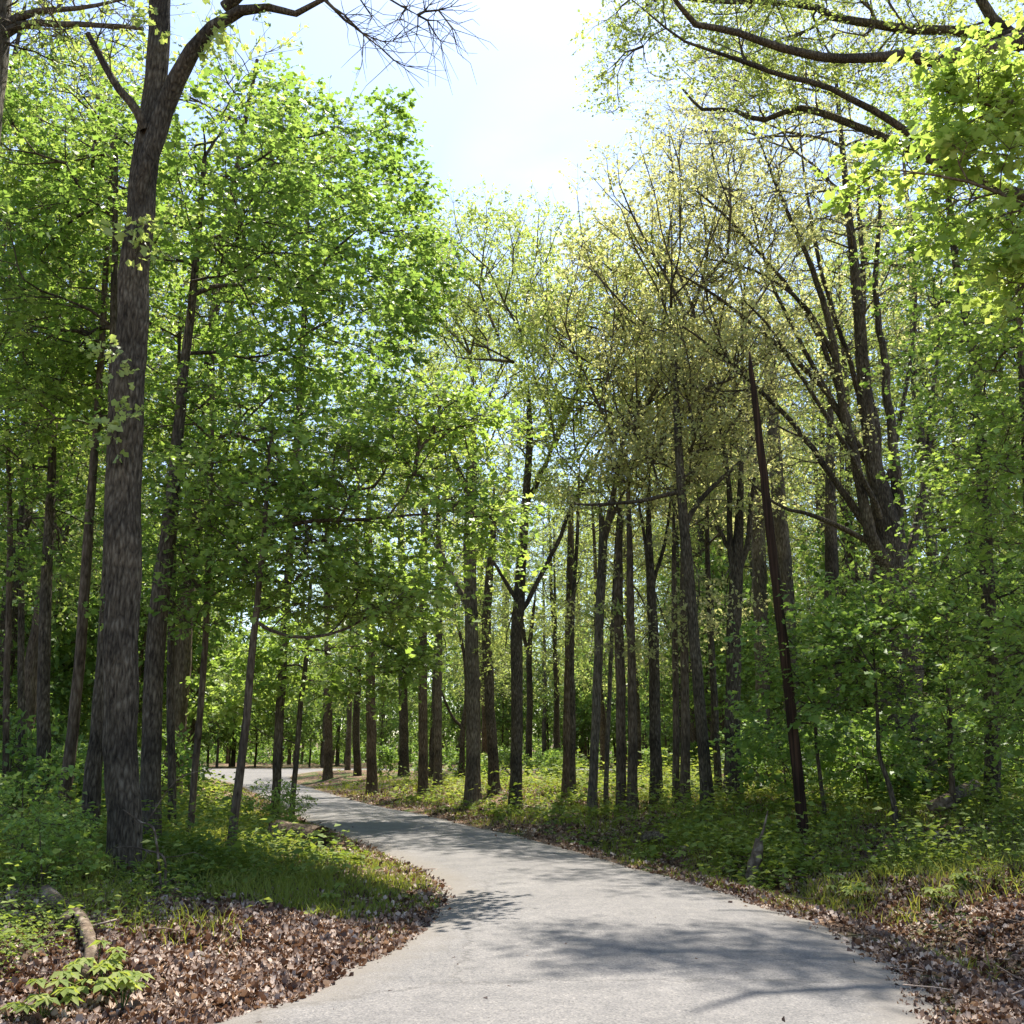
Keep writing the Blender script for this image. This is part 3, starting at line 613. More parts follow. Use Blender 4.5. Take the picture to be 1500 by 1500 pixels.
px_tree('maple_tree', 'sturdy dark maple at far left with moss-free straight trunk', [(62, 1235, 22), (64, 1000, 18), (68, 850, 16), (75, 700, 12), (84, 500, 9), (90, 300, 5)],
        [(30, 600, 0.5, 90, 120, 2.0, 70), (70, 760, 0.6, 90, 80, 1.5, 40)], 'maple', BD, 117, 0.45, Y=18.0, group=GL)
px_tree('maple_tree', 'thin maple stem second from the left edge of the photo', [(36, 1150, 11), (31, 900, 9), (33, 700, 7), (36, 480, 4)],
        [(30, 480, 0, 110, 120, 2.2, 80), (10, 800, 0, 80, 90, 1.6, 30)], 'maple', BD, 118, 0.45, Y=21.0, group=GL)
px_tree('maple_tree', 'thin wavy maple stem at the left edge of the photo', [(12, 1170, 9), (10, 1000, 9), (15, 780, 8), (10, 600, 6), (14, 400, 4)],
        [(0, 260, 0, 120, 100, 2.0, 70), (20, 640, 0, 70, 110, 1.5, 40)], 'young', BB, 119, 0.45, Y=19.0, group=GL)
px_tree('maple_tree', 'tall leafy maple behind the verge sapling, its crown edge against the sky', [(405, 1150, 13), (412, 1000, 13), (425, 800, 12), (438, 600, 10), (448, 400, 7), (452, 220, 4)],
        [(430, 210, 0, 80, 90, 2.0, 40), (545, 185, 0, 48, 36, 1.2, 18), (560, 270, 0, 62, 36, 1.6, 22), (500, 480, 0, 130, 130, 2.4, 70), (600, 400, 0.5, 60, 60, 1.5, 30), (400, 330, 1.0, 110, 130, 2.4, 90)], 'maple', BB, 120, 0.4, Y=26.0, group=GL, over=dict(size=0.135, L=(0.4, 1.1)))
px_tree('maple_tree', 'low spreading maple at the bend whose boughs hang over the lane', [(430, 1128, 8), (440, 1040, 8), (450, 950, 7), (455, 850, 5)],
        [(470, 960, 0, 110, 70, 1.8, 60), (560, 960, 0, 70, 60, 1.4, 30), (380, 1010, 0, 70, 70, 1.5, 35), (600, 860, 0, 70, 60, 1.4, 30)], 'young', BB, 121, 0.3, Y=26.0, group=GL, over=dict(size=0.13))
def edge_oak():
    Y = 12.5
    P, r = px_path([(-95, 1280, 60), (-80, 900, 52), (-50, 500, 46), (-22, 200, 40), (-6, 60, 38), (0, -60, 34), (5, -300, 26)], Y)
    L1 = px_path([(0, 42, 15), (35, 26, 12), (62, 15, 9), (110, 12, 7), (150, 5, 5), (200, -4, 3)], Y, -0.4, False)
    L2 = px_path([(-4, 55, 17), (20, 40, 13), (48, 33, 11), (75, 33, 10), (130, 36, 8), (210, 42, 5)], Y, -0.2, False)
    tips = px_tips(rg, [(-40, -300, Y, 230, 170, 2.2, 90), (100, 20, Y, 100, 40, 0.6, 22), (60, 60, Y, 60, 30, 0.6, 12)])
    build_tree('oak_tree', 'oak at the left edge, only two mossy limbs reaching in at the top corner', P, r, tips, 'oak', BG, 131, 0.65, [L1, L2], over=dict(nl=5, k=4), sides=18)
edge_oak()

# ------------------------------------------------------------------ trunks of the middle grove, right of the lane
GM = 'tall straight trees of the grove inside the bend'
def crown(x, y, rx, ry, n, dz=2.6, dy=0.0): return (x, y, dy, rx, ry, dz, n)
MID = [
 # label, path, crowns, style, bark, limbs, over
 ('lone flared trunk at the far bend beside the lane', [(481, 1141, 13), (481, 1000, 11), (479, 850, 9), (478, 650, 6)], [crown(480, 700, 110, 190, 90), crown(480, 1000, 50, 45, 14, 1.6)], 'oak', BB, []),
 ('straight brown trunk at the lane edge, first of the grove after the far bend', [(545, 1164, 16), (543, 1000, 14), (541, 850, 12), (540, 650, 8), (540, 500, 5)], [crown(545, 620, 110, 170, 110)], 'oak', BB, []),
 ('dark trunk standing back just right of the first lane-edge grove tree', [(592, 1136, 15), (590, 980, 13), (588, 820, 11), (588, 650, 8), (590, 480, 4)], [crown(600, 520, 110, 150, 110)], 'oak', BD, []),
 ('slim straight reddish-brown trunk nearer the lane, left one of a close pair', [(620, 1167, 15), (619, 1000, 13), (620, 880, 12), (622, 750, 10), (617, 560, 6)], [crown(620, 600, 90, 140, 90)], 'oak', BB, []),
 ('slim grey trunk standing back, right one of a close pair', [(641, 1154, 13), (642, 1000, 11), (643, 850, 9), (640, 650, 6), (640, 480, 3)], [crown(650, 560, 100, 140, 90)], 'oak', BG, []),
 ('small dark crooked tree with a low fork, left of the thick grove trunk', [(676, 1142, 9), (678, 1070, 8), (683, 1020, 6), (680, 960, 5), (664, 890, 4), (655, 780, 2)], [crown(660, 860, 45, 90, 40)], 'oak', BD, [([(677, 1065, 5), (660, 1045, 4), (645, 1010, 3), (640, 960, 2)], 0, 0)]),
 ('thick dark grey trunk at the lane, widest of the inner grove', [(693, 1180, 24), (693, 1080, 21), (692, 950, 20), (688, 820, 19), (690, 700, 17), (695, 600, 13), (700, 430, 8)], [crown(700, 470, 120, 130, 150)], 'oak', BG, [([(689, 900, 11), (665, 850, 8), (640, 790, 6), (615, 760, 3)], 0, 0.5), ([(690, 740, 10), (660, 660, 7), (640, 580, 5)], 0, 0)]),
 ('dark trunk leaning left just right of the thick grove trunk', [(726, 1163, 17), (719, 1050, 15), (713, 940, 14), (714, 880, 13), (722, 780, 10), (726, 620, 7)], [crown(730, 600, 100, 140, 90)], 'oak', BD, []),
 ('narrow grey trunk far back between the leaning and the forked trunk', [(737, 1118, 13), (739, 1000, 12), (741, 880, 11), (745, 700, 7)], [crown(745, 520, 110, 150, 90)], 'oak', BG, []),
 ('dark trunk at the lane forking into a wide V at mid height', [(754, 1188, 19), (757, 1050, 17), (757, 930, 18), (760, 870, 17), (768, 760, 13), (776, 640, 10), (772, 500, 7), (770, 380, 4)], [crown(760, 440, 140, 110, 170), crown(860, 560, 70, 90, 40), crown(700, 400, 70, 60, 40)], 'oak', BD, [([(760, 900, 8), (785, 850, 7), (815, 790, 6.5), (835, 740, 6), (862, 690, 5), (905, 600, 3)], 0, 0.4), ([(758, 880, 7), (735, 840, 5.5), (705, 800, 4), (680, 780, 3)], 0, -0.5), ([(770, 745, 9), (795, 690, 7), (830, 600, 5), (870, 520, 3)], 0, 0.5)]),
 ('slim dark forked trunk right behind the wide V tree', [(774, 1134, 10), (776, 1010, 9), (775, 960, 8), (782, 890, 6), (795, 810, 4), (800, 700, 2)], [crown(800, 720, 60, 110, 50)], 'oak', BD, [([(775, 965, 6), (768, 920, 5), (762, 860, 3)], 0, 0)]),
 ('straight grey-brown trunk, left of a touching pair mid grove', [(829, 1166, 13), (832, 1000, 12), (835, 830, 11), (837, 700, 8), (838, 540, 4)], [crown(830, 520, 110, 150, 110)], 'oak', BB, []),
 ('thin mossy dark trunk, right of a touching pair mid grove', [(839, 1172, 9), (839, 1050, 8), (838, 920, 7), (846, 780, 5), (850, 640, 3)], [crown(860, 640, 80, 100, 60)], 'oak', BD, []),
 ('grey trunk leaning right that splits into a narrow Y', [(867, 1190, 14), (873, 1050, 13), (879, 900, 13), (884, 780, 13), (876, 720, 8), (868, 640, 6), (866, 500, 3)], [crown(885, 500, 110, 140, 120)], 'oak', BG, [([(884, 785, 9), (900, 730, 8), (912, 660, 6), (930, 540, 4)], 0, 0), ([(885, 800, 6), (905, 740, 5), (925, 700, 3)], 0, 0.3)]),
 ('very thin pale leaning stem between the Y tree and the next pair', [(887, 1180, 7), (890, 1080, 7), (895, 960, 6), (902, 800, 4)], [crown(915, 700, 50, 110, 30)], 'tan', BG, []),
 ('straight brown trunk, left one of the even pair right of the Y tree', [(910, 1187, 15), (909, 1000, 14), (906, 880, 13), (908, 750, 10), (915, 550, 6)], [crown(930, 480, 110, 140, 110)], 'tan', BB, []),
 ('straight brown trunk, right one of the even pair right of the Y tree', [(927, 1190, 15), (926, 1020, 13), (923, 860, 11), (920, 700, 7)], [crown(950, 590, 100, 130, 90)], 'tan', BB, []),
 ('thin dark stem far back between the even pair and the ivy-footed trunk', [(944, 1124, 8), (946, 1000, 7), (950, 850, 5)], [crown(960, 720, 70, 120, 60)], 'oak', BD, []),
 ('dark trunk with ivy round its foot in mid grove', [(962, 1176, 18), (959, 1040, 16), (957, 920, 15), (953, 850, 13), (950, 760, 8), (955, 560, 4)], [crown(975, 440, 110, 130, 120)], 'tan', BD, [([(954, 870, 6), (945, 800, 5), (935, 730, 3)], 0, 0), ([(956, 860, 6), (975, 790, 5), (985, 720, 3)], 0, 0)]),
 ('slim trunk, left one of a tight brown pair before the dark leaning trunk', [(990, 1182, 11), (990, 1040, 10), (988, 880, 8), (986, 700, 5)], [crown(1000, 640, 80, 130, 70)], 'tan', BB, []),
 ('stout brown trunk, right one of a tight pair before the dark leaning trunk', [(1004, 1183, 15), (1003, 1020, 13), (1001, 880, 11), (1003, 700, 6)], [crown(1020, 560, 100, 130, 90)], 'tan', BB, []),
 ('tall almost black trunk leaning left above the roadside weeds', [(1038, 1192, 20), (1030, 1080, 17), (1019, 960, 16), (1010, 850, 15), (1000, 740, 14), (993, 630, 11), (988, 480, 7), (985, 330, 4)], [crown(985, 350, 120, 130, 160), crown(1060, 520, 80, 80, 50)], 'tan', BD, [([(1004, 770, 9), (1025, 735, 8), (1060, 700, 6), (1100, 660, 3)], 0, 0), ([(998, 720, 7), (960, 728, 6), (900, 735, 5), (840, 738, 3)], 0, 0)]),
 ('slim trunk close behind the almost black leaning trunk', [(1052, 1165, 11), (1045, 1000, 10), (1037, 850, 8), (1036, 700, 5)], [crown(1050, 600, 80, 130, 70)], 'tan', BD, []),
 ('thick dark trunk splitting into several upright stems right of the leaning trunk', [(1074, 1172, 26), (1074, 1040, 22), (1076, 920, 21), (1080, 830, 18), (1084, 740, 11), (1090, 560, 6)], [crown(1080, 480, 120, 130, 140)], 'tan', BD, [([(1078, 860, 11), (1068, 790, 9), (1065, 700, 7), (1050, 600, 4)], 0, 0), ([(1080, 850, 10), (1095, 790, 8), (1105, 700, 5)], 0, 0), ([(1078, 820, 7), (1058, 780, 6), (1040, 770, 4)], 0, 0)]),
 ('pale grey trunk behind the leaning pole, left of the two pale ones', [(1118, 1150, 22), (1117, 1000, 21), (1113, 860, 21), (1107, 720, 18), (1098, 600, 13), (1080, 470, 8)], [crown(1080, 380, 130, 140, 130)], 'tan', BG, [([(1107, 690, 9), (1075, 640, 7), (1045, 560, 4)], 0, 0)]),
 ('pale grey trunk right of the leaning pole, taller of the two pale ones', [(1165, 1150, 26), (1158, 1000, 25), (1150, 850, 24), (1138, 700, 20), (1128, 560, 16), (1122, 430, 11), (1118, 260, 6)], [crown(1130, 240, 140, 150, 150)], 'tan', BG, []),
 ('dim trunk deep among the shrubs right of the pale pair', [(1222, 1150, 24), (1221, 980, 21), (1218, 830, 19), (1216, 660, 13), (1215, 480, 7)], [crown(1225, 480, 110, 150, 100)], 'oak', BD, []),
]
CUT = {6: 650, 9: 600, 21: 540, 24: 560, 25: 470, 26: 600, 5: 900, 10: 900, 13: 770}
for k, (lb, path, cr, st, bk, lm) in enumerate(MID):
    Y = {25: 33.0, 24: 36.0, 26: 31.0}.get(k) or float(ground_at(path[0][0], path[0][1])[1])
    f = Y / 34.0; cut = CUT.get(k, 690 + (k * 47) % 90)
    keep = [p for p in path if p[1] > cut]
    nxt = [p for p in path if p[1] <= cut]
    if nxt:
        a, b = keep[-1], nxt[0]; t = (a[1] - cut) / (a[1] - b[1]); keep.append((a[0] + (b[0] - a[0]) * t, cut, a[2] + (b[2] - a[2]) * t))
    kx, ky, kw = keep[-1]; dxk = (kx - keep[-2][0]) / max(1, keep[-2][1] - ky)
    path2 = keep[:-1] + [(kx, ky, max(kw * 0.8, 4)), (kx + dxk * 22, ky - 22, max(kw * 0.5, 2.5)), (kx + dxk * 40, ky - 40, 1.0)]
    E = [(c[0], c[1] - 10, c[2], c[3] * 1.3, c[4] * 1.1, c[5] * 1.3, int(c[6] * 0.62)) for c in cr] + [(path2[-1][0] + (k * 37 % 60) - 30, 700 + (k * 53 % 90) - 45, 0, 75, 90, 2.4, 14), (path2[0][0], 900, 0, 40, 70, 1.6, 4)]
    px_tree('grove_tree', lb, path2, E, st, bk, 200 + k, 0.62, Y=Y, limbs=lm, group=GM, over=dict(size=0.075 + 0.0012 * Y, L=(0.35 * f + .1, 0.95 * f + .2), rtw=0.005 * f, seg=0.9, nl=10 if st == 'oak' else 7, k=6, rtip=0.0125, pathw=0.62, up=0.5, zsq=0.5), sides=10, lobes=0.05, outer=0.55, flare=0.5)

# ------------------------------------------------------------------ the fan-limbed tree and the leafy trees on the right
def fan_tree():
    Y = 23.0
    P, r = px_path([(1325, 1200, 84), (1320, 1060, 70), (1312, 920, 66), (1306, 850, 62), (1296, 760, 40), (1276, 660, 22), (1264, 540, 19), (1255, 420, 15), (1240, 280, 10), (1225, 120, 5)], Y)
    lim = [([(1300, 830, 23.0), (1272, 760, 17.3), (1252, 660, 14.4), (1230, 560, 11.5), (1212, 460, 9.4), (1185, 380, 7.2), (1145, 290, 5.0), (1110, 200, 2.9)], -0.3, -1.5),
           ([(1322, 845, 23.0), (1314, 730, 17.3), (1303, 630, 13.7), (1290, 520, 10.8), (1284, 400, 7.9), (1290, 250, 4.3)], -0.2, 0.5),
           ([(1300, 820, 18.7), (1290, 720, 15.8), (1280, 620, 13.7), (1266, 520, 10.8), (1262, 400, 7.9), (1256, 250, 4.3)], 0.5, 2.0),
           ([(1278, 780, 12.2), (1230, 712, 10.1), (1170, 630, 7.9), (1110, 572, 6.5), (1060, 522, 5.0), (1000, 478, 2.9)], -0.4, -1.5),
           ([(1285, 800, 9.4), (1230, 770, 7.9), (1185, 752, 6.5), (1140, 740, 4.3), (1095, 700, 2.2)], -0.4, -1.0),
           ([(1262, 660, 10.8), (1200, 565, 8.6), (1120, 490, 6.5), (1045, 432, 4.3), (990, 400, 2.2)], -0.3, -2.0),
           ([(1328, 840, 15.8), (1345, 740, 10.8), (1360, 640, 7.9), (1372, 520, 5.0), (1380, 400, 2.9)], 0.2, 0.5),
           ([(1245, 620, 8.6), (1190, 480, 7.2), (1120, 380, 5.0), (1050, 300, 3.6), (980, 250, 2.2)], -0.3, -1.5),
           ([(1280, 700, 10.1), (1225, 600, 7.9), (1170, 500, 6.5), (1125, 400, 4.3), (1100, 300, 2.2)], 0.2, -0.5), ([(1270, 640, 8.6), (1235, 500, 7.2), (1200, 380, 5.8), (1180, 260, 3.6), (1165, 120, 2.2)], 0.3, 1.0), ([(1290, 760, 8.6), (1240, 660, 7.2), (1180, 560, 5.8), (1130, 480, 4.3), (1090, 440, 2.2)], -0.6, -2.0), ([(1300, 700, 7.9), (1325, 580, 6.5), (1340, 450, 5.0), (1335, 300, 2.9)], 0.4, 1.0), ([(1232, 540, 6.5), (1180, 450, 5.0), (1110, 400, 3.6), (1040, 380, 2.2)], -0.5, -1.0)]
    tips = px_tips(rg, [(1090, 300, Y - 1.0, 140, 170, 2.4, 130), (1180, 190, Y, 160, 180, 3.0, 130), (1240, 380, Y, 140, 160, 2.4, 60), (1330, 330, Y + 1, 110, 190, 2.4, 90), (1080, 560, Y - 1, 90, 80, 1.6, 44), (1180, 620, Y - 1, 90, 90, 1.6, 30), (1200, 70, Y, 200, 80, 2.4, 70), (1040, 150, Y - .5, 100, 70, 2.0, 36)])
    L = [px_path(p, Y + o, d, False) for p, o, d in lim]
    build_tree('fan_limbed_tree', 'huge tree right of the leaning pole, its many dark limbs fanning from one trunk', P, r, tips, 'tan', BD, 301, 0.55, L, sides=20, lobes=0.07, over=dict(size=0.078, nl=6, k=6, rtw=0.004, rtip=0.010, pathw=0.6, up=0.6), outer_frac=0.25)
fan_tree()
GR = 'leafy maples on the right bank'
px_tree('maple_tree', 'leafy maple with dark trunk at the right side, bright green from foot to crown', [(1455, 1200, 24), (1452, 1000, 22), (1447, 860, 20), (1440, 700, 17), (1425, 520, 14), (1402, 400, 11), (1385, 250, 8), (1370, 100, 4)],
        [(1440, 620, 0, 110, 160, 1.8, 80), (1470, 860, 0, 100, 130, 1.6, 55), (1430, 380, 0, 110, 120, 1.8, 70), (1400, 180, 0, 90, 90, 1.5, 35)], 'maple', BD, 311, 0.3, Y=18.0, group=GR, over=dict(tshift=0.05))
px_tree('maple_tree', 'bushy maple leaning out beyond the right edge of the photo', [(1530, 1230, 20), (1520, 1000, 18), (1510, 800, 15), (1500, 600, 11), (1490, 420, 7)],
        [(1490, 480, 0, 90, 120, 1.5, 70), (1470, 700, 0, 90, 110, 1.5, 60), (1500, 1000, 0, 90, 110, 1.4, 60)], 'young', BB, 312, 0.3, Y=14.5, group=GR)
px_tree('maple_tree', 'small layered maple between the fan-limbed trunk and the right maple', [(1395, 1190, 9), (1392, 1080, 8), (1388, 980, 6), (1384, 880, 4)],
        [(1380, 960, 0, 90, 90, 1.6, 34), (1370, 840, 0, 70, 60, 1.3, 20), (1400, 1080, 0, 80, 60, 1.3, 14)], 'young', BB, 313, 0.2, Y=17.0, group=GR)
px_tree('maple_tree', 'dark curved sapling stem standing in the shrubs right of the pole', [(1312, 1204, 9), (1308, 1170, 8), (1297, 1135, 7), (1287, 1100, 6), (1285, 1040, 5), (1280, 960, 3)],
        [(1270, 980, 0, 80, 70, 1.4, 24), (1280, 900, 0, 80, 50, 1.4, 20), (1230, 940, 0, 60, 60, 1.2, 12)], 'maple', BD, 314, 0.4, Y=16.5, group=GR)
px_tree('maple_tree', 'thin dark upright sapling close right of the leaning pole', [(1211, 1206, 6), (1203, 1150, 6), (1196, 1090, 5), (1192, 1000, 4), (1195, 900, 2)],
        [(1190, 960, 0, 60, 60, 1.2, 30), (1175, 1050, 0, 60, 45, 1.0, 20)], 'maple', BD, 315, 0.4, Y=18.0, group=GR)
def overhang():
    Y = 15.5
    P, r = px_path([(1700, 1330, 66), (1690, 1000, 58), (1670, 600, 50), (1640, 300, 44), (1600, 80, 40), (1580, -120, 32), (1570, -400, 20)], Y)
    lim = [([(1622, 210, 30), (1560, 80, 30), (1500, 70, 26), (1440, 80, 24), (1390, 86, 19), (1330, 80, 16), (1230, 80, 14), (1150, 70, 12), (1070, 46, 10), (1014, 38, 9), (995, 12, 7), (975, -20, 4)], -0.3, -2.2),
           ([(1585, 0, 22), (1480, 50, 18), (1400, 40, 15), (1330, 38, 14), (1240, 28, 12), (1190, 8, 10), (1120, 2, 8), (1040, 0, 6), (930, -14, 4)], -0.8, 1.8),
           ([(1640, 300, 22), (1520, 290, 17), (1400, 250, 14), (1300, 205, 12), (1250, 185, 11), (1200, 170, 10), (1165, 161, 9), (1130, 174, 8), (1100, 173, 7), (1070, 158, 6), (1030, 160, 5), (1000, 130, 3.5)], 0.4, 2.5),
           ([(1600, 120, 20), (1480, 190, 15), (1360, 200, 12), (1280, 160, 10), (1210, 124, 8), (1130, 105, 7), (1060, 80, 5.5), (1000, 60, 4), (950, 20, 2.5)], 0.2, -1.0),
           ([(1500, 70, 20), (1455, 30, 16), (1420, -30, 12), (1390, -100, 8)], -0.3, 0.0)]
    L = [px_path(p, Y + o, d, False) for p, o, d in lim]
    tips = px_tips(rg, [(960, 60, Y + .6, 90, 70, 0.8, 26), (900, 110, Y + .9, 60, 60, 0.7, 16), (930, 20, Y, 90, 30, 0.8, 18), (1200, 60, Y, 190, 60, 2.2, 110), (1180, 40, Y + 1, 200, 90, 3.0, 90), (1430, 20, Y, 130, 60, 1.4, 50), (1400, -200, Y, 330, 140, 2.6, 120), (1110, -38, Y + 1.2, 210, 34, 1.3, 115), (980, -45, Y + 0.8, 90, 26, 1.0, 30), (1180, 90, Y + .5, 170, 60, 1.6, 40), (1380, 160, Y + .5, 120, 60, 1.2, 28)])  # the flat leaf clumps just above the frame are added to shade the road
    build_tree('overhanging_oak', 'oak beyond the right edge whose long bare limbs reach left across the top', P, r, tips, 'oak', BD, 321, 0.6, L, sides=18, over=dict(size=0.072, nl=8, k=5, L=(0.2, 0.8), rtw=0.003, rtip=0.007, zsq=0.35), outer_frac=0.4)
overhang()
def near_maple():
    Y = 8.6
    P, r = px_path([(1640, 1380, 30), (1632, 1000, 26), (1620, 600, 22), (1600, 350, 16), (1580, 150, 10), (1560, 0, 6)], Y)
    L = [px_path([(1610, 420, 10), (1540, 330, 8), (1480, 290, 6), (1400, 262, 4), (1320, 250, 2.5)], Y, -0.2, False), px_path([(1596, 270, 9), (1520, 190, 7), (1440, 150, 5), (1370, 130, 3)], Y, 0.1, False)]
    tips = px_tips(rg, [(1440, 270, Y, 110, 55, 0.5, 22), (1300, 250, Y, 50, 22, 0.3, 7), (1470, 170, Y, 90, 60, 0.5, 16), (1410, 110, Y, 60, 40, 0.4, 12), (1500, 380, Y, 50, 60, 0.5, 16), (1560, 100, Y, 90, 120, 0.8, 40)])
    build_tree('maple_tree', 'young maple beside the right verge, big yellow-green leaves drooping into the upper right corner', P, r, tips, 'young', BB, 322, 0.5, L, group=GR, over=dict(size=0.085, k=5, L=(0.15, 0.45), nl=7, tshift=0.2), outer_frac=0.2)
near_maple()
# ------------------------------------------------------------------ far and understorey trees: a few built once, then copied
def free_tree(name, label, H, trunk_r, els, style, bark, seed, attach, over=None, group=None, lean=0.4):
    rng = np.random.RandomState(seed)
    z = np.linspace(0, 1, 8); a = rng.rand() * 6.28
    P = np.stack([lean * z ** 1.6 * math.cos(a) + rng.normal(0, 0.03, 8) * H * 0.1, lean * z ** 1.6 * math.sin(a) + rng.normal(0, 0.03, 8) * H * 0.1, z * H], 1); P[0, :2] = 0
    r = trunk_r * (1 - 0.8 * z ** 1.2)
    tips = np.vstack([ellips(rng, np.array(c), np.array(rr), n) for c, rr, n in els])
    return build_tree(name, label, P, r, tips, style, bark, seed, attach, (), group, 8, 0.04, over=over)
def place(protos, spots, labels, group, rng, smin=0.8, smax=1.25):
    for k, (x, y) in enumerate(spots):
        p = protos[k % len(protos)]; s = smin + (smax - smin) * rng.rand(); sc = (s, s, s * (0.9 + 0.2 * rng.rand()))
        lb = labels if isinstance(labels, str) else labels[k]
        loc = (x, y, tz(x, y) - 0.02)
        if not p.get('used'):
            p['used'] = 1; p.location = loc; p.rotation_euler = (0, 0, rng.rand() * 6.28); p.scale = sc; p['label'] = lb; p['group'] = group
        else: dup(p, loc, rng.rand() * 6.28, sc, lb, group)
def free_spots(rng, n, xf0, xf1, y0, y1, mind, emin=1.5, wedge=True):
    out = []; tries = 0
    while len(out) < n and tries < n * 60:
        tries += 1
        y = y0 + (y1 - y0) * rng.rand(); x = (xf0 + (xf1 - xf0) * rng.rand()) * (y if wedge else 1)
        if road_e([[x, y]])[0][0] < emin: continue
        if all((x - a) ** 2 + (y - b) ** 2 > mind ** 2 for a, b in out): out.append((x, y))
    return out
fr = np.random.RandomState(55)
def understorey(n): return [free_tree('understorey_tree', 'x', 7.5, 0.07, [((0, 0, 4.6), (2.2, 2.2, 2.6), 70), ((0.8, 0.3, 2.6), (1.9, 1.9, 1.0), 26)], 'far', BB, 400 + i + n, 0.2, dict(size=0.20, nl=7, k=5, L=(0.4, 1.1))) for i in range(3)]
def tall(n): return [free_tree('tall_tree', 'x', 22.0, 0.24, [((0, 0, 17.5), (3.6, 3.6, 4.8), 90), ((0, 0, 10.0), (3.0, 3.0, 4.5), 46)], 'oak', (BD, BB, BG)[i], 420 + i + n, 0.4, dict(size=0.15, nl=7, k=6, L=(0.6, 1.6), rtw=0.009, rtip=0.016, seg=1.2), lean=0.9) for i in range(3)]
place(understorey(0), free_spots(fr, 84, -0.62, 0.62, 88, 122, 2.4), 'bright green understorey tree beyond the back road', 'understorey trees beyond the back road', fr, 1.0, 1.9)
place(tall(0), free_spots(fr, 56, -0.6, 0.6, 88, 128, 3.0), 'tall thin-trunked tree beyond the back road', 'tall trees beyond the back road', fr)
place(understorey(10), free_spots(fr, 44, -0.85, -0.24, 24, 74, 2.0), 'bright green understorey tree deep in the left wood', 'understorey trees deep in the left wood', fr, 0.8, 1.3)
place(tall(10), free_spots(fr, 40, -0.85, -0.26, 24, 76, 2.4), 'tall thin dark-trunked tree deep in the left wood', 'tall trees deep in the left wood', fr, 0.7, 1.05)
place(understorey(20), free_spots(fr, 34, 0.20, 0.72, 32, 76, 2.2), 'bright green understorey tree deep in the right wood', 'understorey trees deep in the right wood', fr, 0.8, 1.3)
place(tall(20), free_spots(fr, 36, 0.16, 0.72, 34, 76, 2.6), 'tall thin-trunked tree deep in the right wood', 'tall trees deep in the right wood', fr, 0.75, 1.1)
place(tall(30), free_spots(fr, 20, -0.16, 0.24, 48, 76, 3.0), 'tall thin-trunked tree in the back of the grove before the back road', 'tall trees in the back of the grove', fr, 0.75, 1.05)
# low shrubs
def shrubs(n, st='maple', size=0.11): return [free_tree('shrub', 'x', 1.5, 0.02, [((0, 0, 0.95), (0.95, 0.95, 0.75), 36)], st, BB, 440 + i + n, 0.05, dict(size=size, nl=6, k=4, L=(0.2, 0.5), seg=0.4, rtip=0.005), lean=0.2) for i in range(3)]
place(shrubs(0), free_spots(fr, 30, 0.22, 0.52, 17, 34, 1.1, 2.5), 'leafy green shrub on the right bank behind the leaning pole', 'shrubs on the right bank', fr, 0.7, 1.25)
place(shrubs(10, 'far', 0.15), free_spots(fr, 26, -0.55, -0.22, 17, 36, 1.2, 3.5), 'leafy green shrub under the left wood', 'shrubs under the left wood', fr, 0.6, 1.1)
place(shrubs(20, 'far', 0.17), free_spots(fr, 24, -0.18, 0.22, 46, 76, 1.8, 1.5), 'low green shrub between the back trunks of the grove', 'shrubs in the back of the grove', fr, 0.5, 1.0)
NEAR = [(30, 1272, 'dark leafy shrub at the left edge below the thin stems'), (92, 1262, 'leafy shrub in front of the pale brown stem, left of the big tree'), (60, 1312, 'low leafy shrub above the short broken log'), (395, 1222, 'bright bushy shrub just right of the leaning verge sapling'), (425, 1205, 'bright yellow-green shrub at the lane edge beyond the hollow log')]
sp3 = shrubs(30, 'young', 0.085)
for q, (x, y, lb) in enumerate(NEAR):
    g_ = ground_at(x, y); place([sp3[q % 3]], [(g_[0], g_[1])], lb, 'shrubs near the big tree', fr, 0.42, 0.6)
def far_woods():
    rng = np.random.RandomState(77); tw, lf = Geo(), Geo()
    n = 12000; y = 126 + 40 * rng.rand(n); x = (-0.75 + 1.5 * rng.rand(n)) * y
    z = 17 * rng.rand(n) ** 1.9
    P = np.c_[x, y, z]; D = norm(rng.normal(0, 1, (n, 3)))
    spray(rng, P, D, 3, (0.6, 1.8), 0.1, 6, 0.48, 'oval', 0.7, None, lf, 0.0)
    m = 240; yb = 124 + 40 * rng.rand(m); xb = (-0.75 + 1.5 * rng.rand(m)) * yb; hh = 12 + 10 * rng.rand(m)
    pts = np.stack([np.c_[xb + t * rng.normal(0, .5, m), yb, hh * t - 0.2] for t in (0, .5, 1.0)], 1)
    V, F_ = tubes(pts, np.stack([0.16 + 0.1 * rng.rand(m), 0.13 + 0 * xb, 0.05 + 0 * xb], 1), 6)
    o = lf.obj('far_woods', M['far_leaf']); o['kind'] = 'stuff'; o['label'] = 'green mass of far woods closing the view'
    g = Geo(); g.add(V, F_); t = g.obj('far_trunks', M['bark_brown']); t['kind'] = 'stuff'; t['label'] = 'thin trunks of the far woods'
far_woods()

